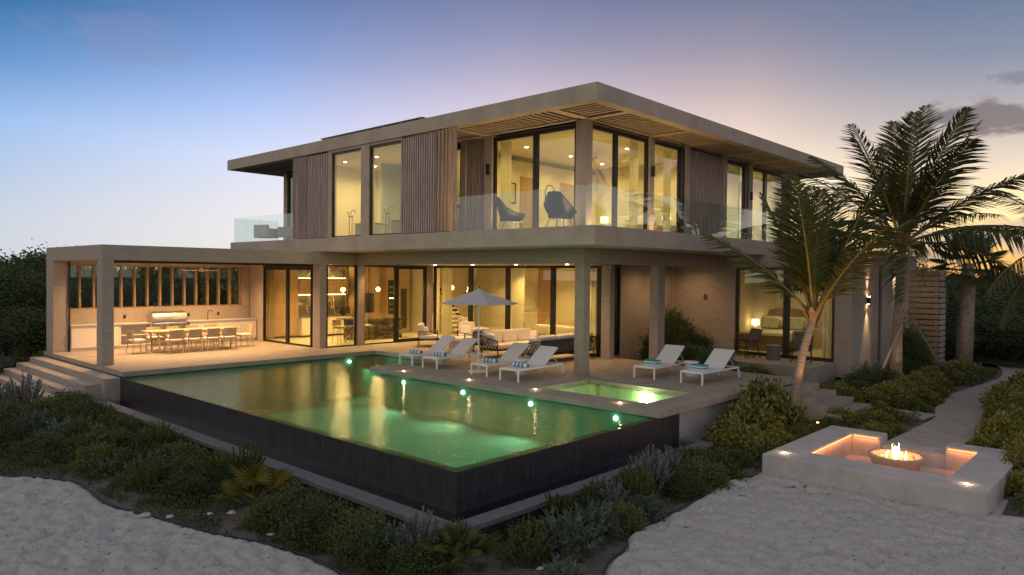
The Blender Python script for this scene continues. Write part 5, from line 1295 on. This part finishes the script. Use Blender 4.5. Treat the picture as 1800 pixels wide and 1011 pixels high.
bed([('glossy', 22.4, 7.4, .9, .9), ('dark', 23.4, 7.2, 1.0, .9), ('dark', 24.4, 7.4, 1.1, 1.0), ('dark', 25.6, 7.1, 1.1, 1.0), ('dark', 26.4, 7.6, 1.1, 1.3), ('dark', 29.8, 7.3, 1.2, 1.1), ('dark', 30.4, 7.7, 1.3, 2.2), ('dark', 31.0, 7.5, 1.2, 1.9), ('dark', 28.9, 7.2, 1.0, 1.0), ('glossy', 21.9, 8.1, .8, .8), ('dark', 27.9, 6.9, .9, .9)], 'below the bedroom wing', 1.1)
bed([('glossy', 18.3, 2.9, .75, .7), ('glossy', 19.3, 2.8, 1.0, .9), ('glossy', 20.4, 2.7, 1.0, .95), ('glossy', 21.6, 2.9, 1.05, 1.0), ('glossy', 22.8, 3.1, 1.0, 1.0), ('glossy', 24.0, 3.3, 1.1, 1.0), ('glossy', 25.4, 3.1, 1.2, 1.1), ('glossy', 27.0, 3.0, 1.2, 1.1), ('glossy', 18.3, 2.1, .9, .9), ('glossy', 19.6, 1.8, 1.1, 1.1), ('glossy', 21.0, 1.7, 1.3, 1.2), ('glossy', 23, 1.8, 1.4, 1.4), ('glossy', 29, 2.7, 1.2, 1.1)], 'right of the boardwalk')
bed([('glossy', 15.0, 1.55, .62, .9), ('glossy', 15.7, 1.5, .8, .95), ('glossy', 16.6, 1.5, .8, .9), ('glossy', 17.4, 1.5, .85, .9), ('glossy', 15.5, 1.95, .62, .95), ('glossy', 16.3, 2.0, .7, 1.0), ('glossy', 17.0, 2.05, .75, 1.0)], 'at the fire pit right end')
# planted court behind the last loungers
bed([('dark', 21.3, 9.2, .8, .7), ('dark', 22.1, 9.0, .9, .7), ('green', 21.4, 10.1, .7, .7), ('dark', 22.3, 10.0, .9, .7), ('dark', 21.2, 11.1, .8, .8), ('dark', 22.2, 11.0, .9, .8), ('dark', 21.3, 12.0, .9, .9), ('dark', 22.2, 12.0, 1.0, .8), ('dark', 23.0, 8.1, .9, .7), ('dark', 23.8, 7.9, .8, .8)], 'behind the last pair of loungers', 1.35)
bed([('dark', 21.7, 13.2, 1.2, 1.3), ('dark', 22.7, 13.3, 1.4, 1.9), ('dark', 23.6, 13.4, 1.3, 1.5), ('dark', 24.4, 13.1, 1.1, 1.2), ('dark', 22.2, 12.9, 1.3, 1.4)], 'against the courtyard wall')
bed([('sprig', rng.uniform(4.6, 6.3), yy_, rng.uniform(.75, 1.05), 1.0) for yy_ in np.linspace(12.2, 20.6, 9)], 'in the left bed')
bed([('sprig', xx_, rng.uniform(6.6, 7.0), rng.uniform(.6, .8), 1.0) for xx_ in np.linspace(7.6, 12.6, 6)], 'in the right bed')
# ground cover filling the beds (one mass)
def cover(name, label, boxes, n, m, ln, wd, h, cond=None):
    P = []
    for x0, x1, y0, y1 in boxes:
        k = int(n*(x1-x0)*(y1-y0)); q = np.stack([rs.uniform(x0, x1, k), rs.uniform(y0, y1, k)], -1); P.append(q)
    P = np.concatenate(P)
    c = vnoise(P[:, 0]+20, P[:, 1]+20, 1.3, 4)+.5*vnoise(P[:, 0]+20, P[:, 1]+20, 4, 6)
    d = sdist(P[:, 0], P[:, 1], polyS)
    keep = (c > .62) & (d < -.12)
    if cond is not None: keep &= cond(P[:, 0], P[:, 1])
    P = P[keep]; c = c[keep]
    z = ghz(P[:, 0], P[:, 1]) + rs.uniform(0, 1, len(P))*h*np.clip((c-.6)*2.2, .1, 1)
    D = unit(rs.normal(size=(len(P), 3))*.7+[0, 0, .8])
    me = leaves_mesh(name, np.column_stack([P, z]), D, ln*rs.uniform(.7, 1.2, len(P)), wd, m, rs)
    return ob(name, me, m, label=label, cat='ground cover', kind='stuff')
def noboard(x, y):
    cx = np.array([p[0] for p in cl]); cy2 = np.array([p[1] for p in cl]); yb = np.interp(x, cx, cy2)
    return ~((np.abs(y-yb) < .8) & (x > 17.2)) & ~((x > 20.5) & (x < 22.2) & (y > 3.5) & (y < 8.4) & (np.abs(x-21.45) < .75)) & ~((x > 13.4) & (x < 17.6) & (y > 2.0) & (y < 6.1)) & ~((x > 13) & (x < 20.6) & (y > 7.75))
cover('ground_cover', 'dark low ground cover between the shrubs left of the pool', [(3.2, 6.6, 7.0, 22.6), (-3, 5.0, 19.5, 27), (6.6, 13.6, 6.2, 7.15)], 1500, LDARK, .045, .022, .32)
cover('ground_cover', 'low leafy ground cover between deck and boardwalk on the right', [(13.8, 34, 4.6, 8.1), (17.6, 40, -2, 3.6), (14, 17.6, -1, 2.1), (20.5, 25, 7.8, 12.3)], 900, LMID, .06, .034, .30, noboard)
# ---- dry leaves and stones on the sand
DRY = mat('dry_leaf', (.045, .035, .028), .9)
q = np.stack([rs.uniform(1, 15, 3600), rs.uniform(-1, 17, 3600)], -1); q = q[sdist(q[:, 0], q[:, 1], polyS) > .1][:1700]
zz = sand_z(q[:, 0], q[:, 1])+.008
D = rs.normal(size=(len(q), 3)); D[:, 2] *= .15
ob('leaf_litter', leaves_mesh('leaf_litter', np.column_stack([q, zz]), unit(D), rs.uniform(.012, .085, len(q))*rs.uniform(.4, 1, len(q)), .014, DRY, rs, .15), None, label='scattered dark dry leaves and twigs on the pale sand', cat='leaf litter', kind='stuff')
def stone(x, y, s, lb):
    me = MB().lathe([(.001, -.4), (.6, -.3), (1, .05), (.75, .5), (.3, .7), (.001, .72)], n=9)
    r2 = np.random.default_rng(int(abs(x*97+y*31))); me.v = [(a*(1+.25*r2.normal()), b*(1+.25*r2.normal()), c*(1+.12*r2.normal())) for a, b, c in me.v]
    o = ob('rock', me, ROCK, label=lb, cat='rock', group='pale stones beside the beds'); o.location = (x, y, -1.0+s*.2); o.scale = (s, s*.8, s*.7); o.rotation_euler = (0, 0, x*7)
for x, y, s, lb in ((4.35, 11.7, .09, 'white stone at the curved edge of the left sand'), (4.6, 11.4, .06, 'small pale stone beside the larger one at the left sand edge'), (5.35, 10.9, .07, 'pale stone under the fan palm on the left'), (5.1, 11.1, .05, 'small stone left of the fan palm stones'), (4.25, 12.0, .05, 'small stone left of the white one by the left sand'), (12.0, 5.55, .07, 'grey stone on the right sand before the fire pit'), (5.3, 9.6, .05, 'small pale stone by the soil patch below the basin'), (7.1, 6.0, .05, 'small stone below the basin corner')):
    stone(x, y, s, lb)
# ---- fan palms (small, no trunk)
def fan_leaf(L, nseg, m, stalk):
    mb = MB(); base = Vector((0, 0, 0))
    mb.tube([(0, 0, 0), (stalk*.5, 0, stalk*.35), (stalk, 0, stalk*.55)], [.008, .006, .004], 5)
    hub = Vector((stalk, 0, stalk*.55)); ax = Vector((1, 0, .5)).normalized(); sd = Vector((0, 1, 0)); up = ax.cross(sd)
    for i in range(nseg):
        a = -1.75+3.5*i/(nseg-1); d = (ax*math.cos(a)+sd*math.sin(a)); l = L*(1-.25*abs(a)/1.75); w = d.cross(up).normalized()
        mid = hub+d*l*.55+Vector((0, 0, -.01)); tip = hub+d*l+Vector((0, 0, -.09*l/L))
        ww = L*.034
        mb.add([hub, mid+w*ww, tip, mid-w*ww], [(0, 1, 2), (0, 2, 3)])
    return mb.mesh('fan_leaf', m)
def fan_palm(x, y, lb, s, m, n=12, z=None):
    z = float(ghz(x, y)) if z is None else z
    t = thing('fan_palm', lb, 'fan palm', (x, y, z), 0, None); me = fan_leaf(.42*s, 17, m, .45*s)
    for i in range(n):
        o = link('fan_leaf', me, t, False); o.rotation_euler = (rng.uniform(-.2, .2), -rng.uniform(.0, 1.0), i*2.4)
        o.scale = (rng.uniform(.8, 1.1),)*3
    return t
fan_palm(5.9, 11.3, 'yellow green fan palm at the left sand bed edge', .95, LYEL, 14)
fan_palm(6.5, 6.85, 'small dark green fan palm at the bottom beside the basin corner', .8, LMID, 16)
# ---- coconut palms
def frond_mesh(L, droop, rr, m, nl=64, ll=.62, name='frond', hang=.5):
    v = []; f = []
    def P(t): return np.array([L*t*(1-.12*droop*t), 0, L*(.10*t) - droop*L*.55*t*t])
    # rachis
    pts = [P(t) for t in np.linspace(0, 1, 11)]
    mb = MB(); mb.tube(pts, list(np.linspace(.012, .002, 11)), 5); nr = len(mb.f)
    for i in range(nl):
        t = .16+.84*i/(nl-1); p = P(t); q = P(min(1, t+.02)); ax = (q-p) if t < .99 else (P(1)-P(.97)); ax = ax/np.linalg.norm(ax)
        l = ll*(math.sin(PI*min(1, (t*.80+.20)))**.55)*rr.uniform(.85, 1.1)
        for s in (-1, 1):
            d = ax*rr.uniform(.55, .80) + np.array([0, s, 0])*rr.uniform(.75, .95) + np.array([0, 0, rr.uniform(-.05, .25)]); d /= np.linalg.norm(d)
            w = np.cross(d, [0, 0, 1]); w /= np.linalg.norm(w); w = w*.0058 + np.array([0, 0, .002])
            p1 = p+d*l*.5+np.array([0, 0, -hang*.10*l]); p2 = p+d*l+np.array([0, 0, -hang*.5*l])
            mb.add([p-w*.5, p+w*.5, p1+w, p1-w, p2], [(0, 1, 2, 3), (3, 2, 4)])
    me = mb.mesh(name, m); me.materials.append(RACH)
    for k in range(nr): me.polygons[k].material_index = 1
    return me
RACH = mat('rachis', (.26, .19, .05), .5, var=.2)
rp = np.random.default_rng(21)
FR = [frond_mesh(1.0, d, rp, LPALM, ll=.25, hang=h) for d, h in ((.22, .7), (.62, 1.1), (.95, 1.3), (.42, .9))]
def palm(lb, base, crown, r0, r1, n, L, ww, seed, el=(1.45, -.45), wind=(0, 0), bow=.25, husk=True, m=TRUNK):
    rr = np.random.default_rng(seed)
    t = thing('coconut_palm', lb, 'palm tree', base)
    b = Vector(crown)-Vector(base); pts = []; rs_ = []
    for i in range(61):
        u = i/60; p = b*u; off = Vector((b.x, b.y, 0))*(-bow*math.sin(PI*u)); pts.append(p+off); rs_.append((r0+(r1-r0)*min(1, u*1.6))*(1+.06*(i % 2)) + .10*max(0, .10-u))
    ob('trunk', MB().tube(pts, rs_, 14), m, t, smooth=True)
    if husk:
        for i in range(9):
            a = i*2.4; h = MB(); c = b+Vector((0, 0, -.25+.03*i)); o = Vector((math.cos(a), math.sin(a), 0)); w = Vector((-o.y, o.x, 0))*.07
            h.add([c+o*r1-w, c+o*r1+w, c+o*(r1+.10)+w*1.2+Vector((0, 0, .28)), c+o*(r1+.10)-w*1.2+Vector((0, 0, .28)), c+o*(r1+.24)+Vector((0, 0, .42+.1*rr.uniform()))], [(0, 1, 2, 3), (3, 2, 4)]); ob('husk', h, mat('palm_husk', (.32, .19, .10), .85, var=.3, vs=12), t)
    for i in range(n):
        u = (i+.5)/n; e = el[0]+(el[1]-el[0])*u + rr.uniform(-.10, .10)
        a = i*2.39996 + rr.uniform(-.25, .25) + ww
        dx, dy = math.cos(a)*math.cos(e)+wind[0], math.sin(a)*math.cos(e)+wind[1]
        a2 = math.atan2(dy, dx); e2 = math.atan2(math.sin(e), math.hypot(dx, dy))
        me = FR[0] if e2 > 1.0 else (FR[3] if e2 > .55 else (FR[1] if e2 > .1 else FR[2]))
        o = link('frond', me, t, False); o.location = b+Vector((.05*math.cos(a), .05*math.sin(a), .05*math.sin(e)))
        o.rotation_euler = (rr.uniform(-.3, .3), -e2, a2); k = L*rr.uniform(.88, 1.08)*(1 if e2 > 0 else .85); o.scale = (k, k, k)
    return t
palm('leaning coconut palm with orange lit trunk between sun deck and fire pit', (18.78, 7.32, -.98), (19.12, 6.98, 1.78), .155, .100, 14, 3.8, .4, 3, el=(1.52, .72), wind=(.05, .05))
palm('tall coconut palm with two wooden props in front of the shower screen', (27.35, 7.15, -.80), (27.8, 7.15, 4.0), .205, .13, 23, 4.9, 1.1, 8, el=(1.52, -.1))
palm('coconut palm at the right picture edge behind the boardwalk', (22.3, 1.3, -.8), (22.4, 1.7, 3.7), .2, .14, 20, 3.2, .2, 12, el=(1.4, -.55))
for a, b, lb in (((27.85, 6.75, 1.35), (30.91, 6.37, -.75), 'right wooden prop bracing the tall palm'), ((27.3, 7.0, 1.2), (26.3, 7.5, -.80), 'left wooden prop bracing the tall palm')):
    ob('palm_prop', MB().tube([a, b], .045, 4), SLAT2, label=lb, cat='wooden prop', group='wooden props of the tall palm')
aim(light('palm_uplight', 'SPOT', (18.2, 6.5, -.75), 190, (1, .55, .18), .04, spot=70, blend=.6), (19.1, 7.0, 3.6))
aim(light('palm_uplight', 'SPOT', (26.4, 6.6, -.7), 60, (1, .66, .30), .04, spot=60, blend=.6), (27.4, 7.4, 1.5))
for x, y, lb in ((18.2, 6.5, 'small garden uplight at the foot of the leaning palm'), (26.4, 6.6, 'small garden uplight at the foot of the tall palm')):
    t = thing('garden_uplight', lb, 'garden light', (x, y, -.85)); ob('body', MB().lathe([(.03, 0), (.035, .08), (.04, .09)], n=12), BLACKM, t); ob('lens', MB().lathe([(.001, .091), (.03, .091)], n=12), LEDW, t)
# sabal palm on the right
t = thing('sabal_palm', 'rough trunked fan palm beyond the shower screen on the right', 'palm tree', (33.5, 6.3, -.75))
ob('trunk', MB().tube([(0, 0, 0), (.15, 0, 1.5), (.2, -.05, 3.3), (.2, -.05, 4.2)], [.32, .30, .28, .2], 12), TRUNK, t, smooth=True)
bm_ = MB()
for i in range(110):
    a = rs.uniform(0, 6.28); z = rs.uniform(.3, 3.9); o = Vector((math.cos(a), math.sin(a), 0)); w = Vector((-o.y, o.x, 0))*.07; c = Vector((.17, 0, z))
    bm_.add([c+o*.27-w, c+o*.27+w, c+o*.38+Vector((0, 0, .22))], [(0, 1, 2)])
ob('boot', bm_, TRUNK, t, kind='stuff')
me = fan_leaf(.75, 25, LMID, .75)
for i in range(34):
    o = link('fan_leaf', me, t, False); e = 1.35-2.1*i/34; o.location = (.2, -.05, 4.1); o.rotation_euler = (rng.uniform(-.3, .3), -e+.45, i*2.39996)
# ---- background trees
def tree_mesh(name, rr, R, H, nb, nl, ln, m):
    P = []; D = []
    for j in range(nb):
        a = rr.uniform(0, 2*PI); u = rr.uniform(-.75, 1); k = rr.uniform(.55, 1.02); s = math.sqrt(max(0, 1-u*u))
        c = np.array([R*s*math.cos(a)*k, R*s*math.sin(a)*k, H*.55+H*.45*u*k])
        q = c+rr.normal(size=(nl, 3))*R*.13; P.append(q); D.append(unit((q-[0, 0, H*.5])*.5/R+rr.normal(size=(nl, 3))*.7))
    P = np.concatenate(P); D = np.concatenate(D)
    return leaves_mesh(name, P, D, ln*rr.uniform(.7, 1.2, len(P)), ln*.5, m, rr)
TM = [tree_mesh('crown', rs, 2.6, 4.6, 200, 95, .17, LTREE) for _ in range(3)]
tk = MB()
for a in range(5):
    c = math.cos(a*1.3); s = math.sin(a*1.3); tk.tube([(0, 0, 0), (c*.25, s*.25, 1.3), (c*1.2, s*1.2, 3.2)], [.16, .12, .04], 7)
tk = tk.mesh('trunk', BARK)
TREES = []
def tree(x, y, s, sz, lb, grp, z=None):
    t = thing('tree', lb, 'tree', (x, y, (-.85 if z is None else z)), rng.uniform(0, 6.28), grp); t.scale = (s, s, s*sz)
    link('crown', TM[int(rng.integers(3))], t, False); link('trunk', tk, t, False); TREES.append((t, x, y))
for (x, y, s, sz) in ((8.5, 40, 1.25, .95), (5.5, 37, 1.2, .9), (10.5, 44, 1.4, 1.0), (12.5, 38, 1.2, .9), (3.0, 38, 1.3, .95), (6.5, 46, 1.5, 1.0), (15.5, 41, 1.3, .95), (18.5, 40, 1.25, .95), (0.5, 42, 1.4, .95), (13.5, 50, 1.5, 1.0), (21, 46, 1.4, 1.0), (8, 33, .9, .75), (4.5, 32, .85, .75), (11, 33.5, .8, .8)):
    tree(x, y, s, sz*.64, 'x', 'dark trees beyond the pavilion')
for (x, y, s, sz) in ((40, 9, 1.2, .75), (43, 12, 1.3, .8), (38, 5.5, 1.0, .6), (44, 5, 1.3, .7), (48, 8.5, 1.5, .78), (37, 10.5, 1.1, .75), (41, 2, 1.2, .65), (52, 14, 1.7, .8), (50, 3, 1.5, .7), (35.5, 8.6, .7, .7), (36, 1, 1.0, .7), (32, .0, .9, .75), (46, 16, 1.5, .85)):
    tree(x, y, s, sz*.70, 'x', 'dark trees beyond the shower screen')
ordlabels(TREES)
# bushes beside the pavilion
bed([('silver', 7.0, 31.5, 1.8, 1.0), ('sage', 6.2, 29.9, 1.6, .9), ('green', 6.9, 30.2, 1.3, .9), ('sage', 5.0, 31.0, 1.9, 1.0), ('silver', 4.2, 28.8, 1.6, .9), ('green', 5.6, 28.6, 1.1, .8), ('dark', 7.6, 29.9, 1.2, 1.2), ('green', 6.5, 33, 1.9, 1.2), ('dark', 4.0, 33, 2.0, 1.2)], 'beside the pavilion steps')
# far wood on the horizon
R0_ = np.random.default_rng(3)
def woods(lb, az0, az1, n, rr, dist, h):
    az = np.radians(rr.uniform(az0, az1, n)); d = rr.uniform(*dist, n); hh = h*(.6+.5*vnoise(az*60+50, d*.0+3, 1, 8)+.3*vnoise(az*160+50, d*.0+3, 1, 9))
    P = np.stack([d*np.cos(az), d*np.sin(az), -1.2+hh*rr.uniform(0, 1, n)**.6*(d/dist[0])], -1)
    return ob('distant_wood', leaves_mesh('distant_wood', P, unit(rr.normal(size=(n, 3))+[0, 0, .4]), rr.uniform(.35, .75, n), .38, LTREE, rr), None, label=lb, cat='wood', kind='stuff')
woods('low dark wood along the horizon all round the villa', -20, 110, 60000, R0_, (75, 130), 3.0)
# ---- outdoor shower screen
fs_ = thing('shower_screen', 'horizontal cedar board shower screen with towel rail beside the wing', 'screen', (32, 6.85, -.75), wparts=True)
b1 = B(-.02, .02, 0, 3.35, 0, .170, .004).mesh('board', CEDAR); b2 = B(0, .85, -.02, .02, 0, .170, .004).mesh('board', SLAT2)  # second board set is paler: sky light on that face put into its colour
for i in range(18):
    z = -.72+i*.217
    o = link('board', b1, fs_, False); o.location = tuple(Vector((32.0, 6.87, z+rng.uniform(-.004, .004))) - fs_.location)
    o = link('board', b2, fs_, False); o.location = tuple(Vector((32.03, 6.85, z+rng.uniform(-.004, .004))) - fs_.location)
for y in (6.95, 8.5, 10.1): part('post', B(32.03, 32.12, y, y+.09, -.75, 3.2), CEDAR, fs_)
part('post', B(32.80, 32.88, 6.88, 6.95, -.75, 3.2), CEDAR, fs_)
part('towel_rail', MB().tube([(31.97, 7.55, 1.95), (31.9, 7.58, 1.97), (31.9, 8.0, 1.97), (31.97, 8.03, 1.95)], .02, 7), STEEL, fs_)
for z in (1.5, 1.1, .7): part('hook', MB().tube([(31.97, 7.5, z), (31.92, 7.5, z)], .02, 7), STEEL, fs_)
light('shower_light', 'SPOT', (29.6, 7.7, 2.9), 38, (1, .72, .46), .05, spot=110, blend=.8); aim(bpy.data.objects[[o.name for o in bpy.data.objects if o.name.startswith('shower_light')][-1]], (32, 8.0, 1.0))
ob('wall_light', B(29.5, 29.7, 7.75, 7.92, 2.92, 3.02, .01), BLACKM, label='small black wall spot above the shower passage', cat='wall light')
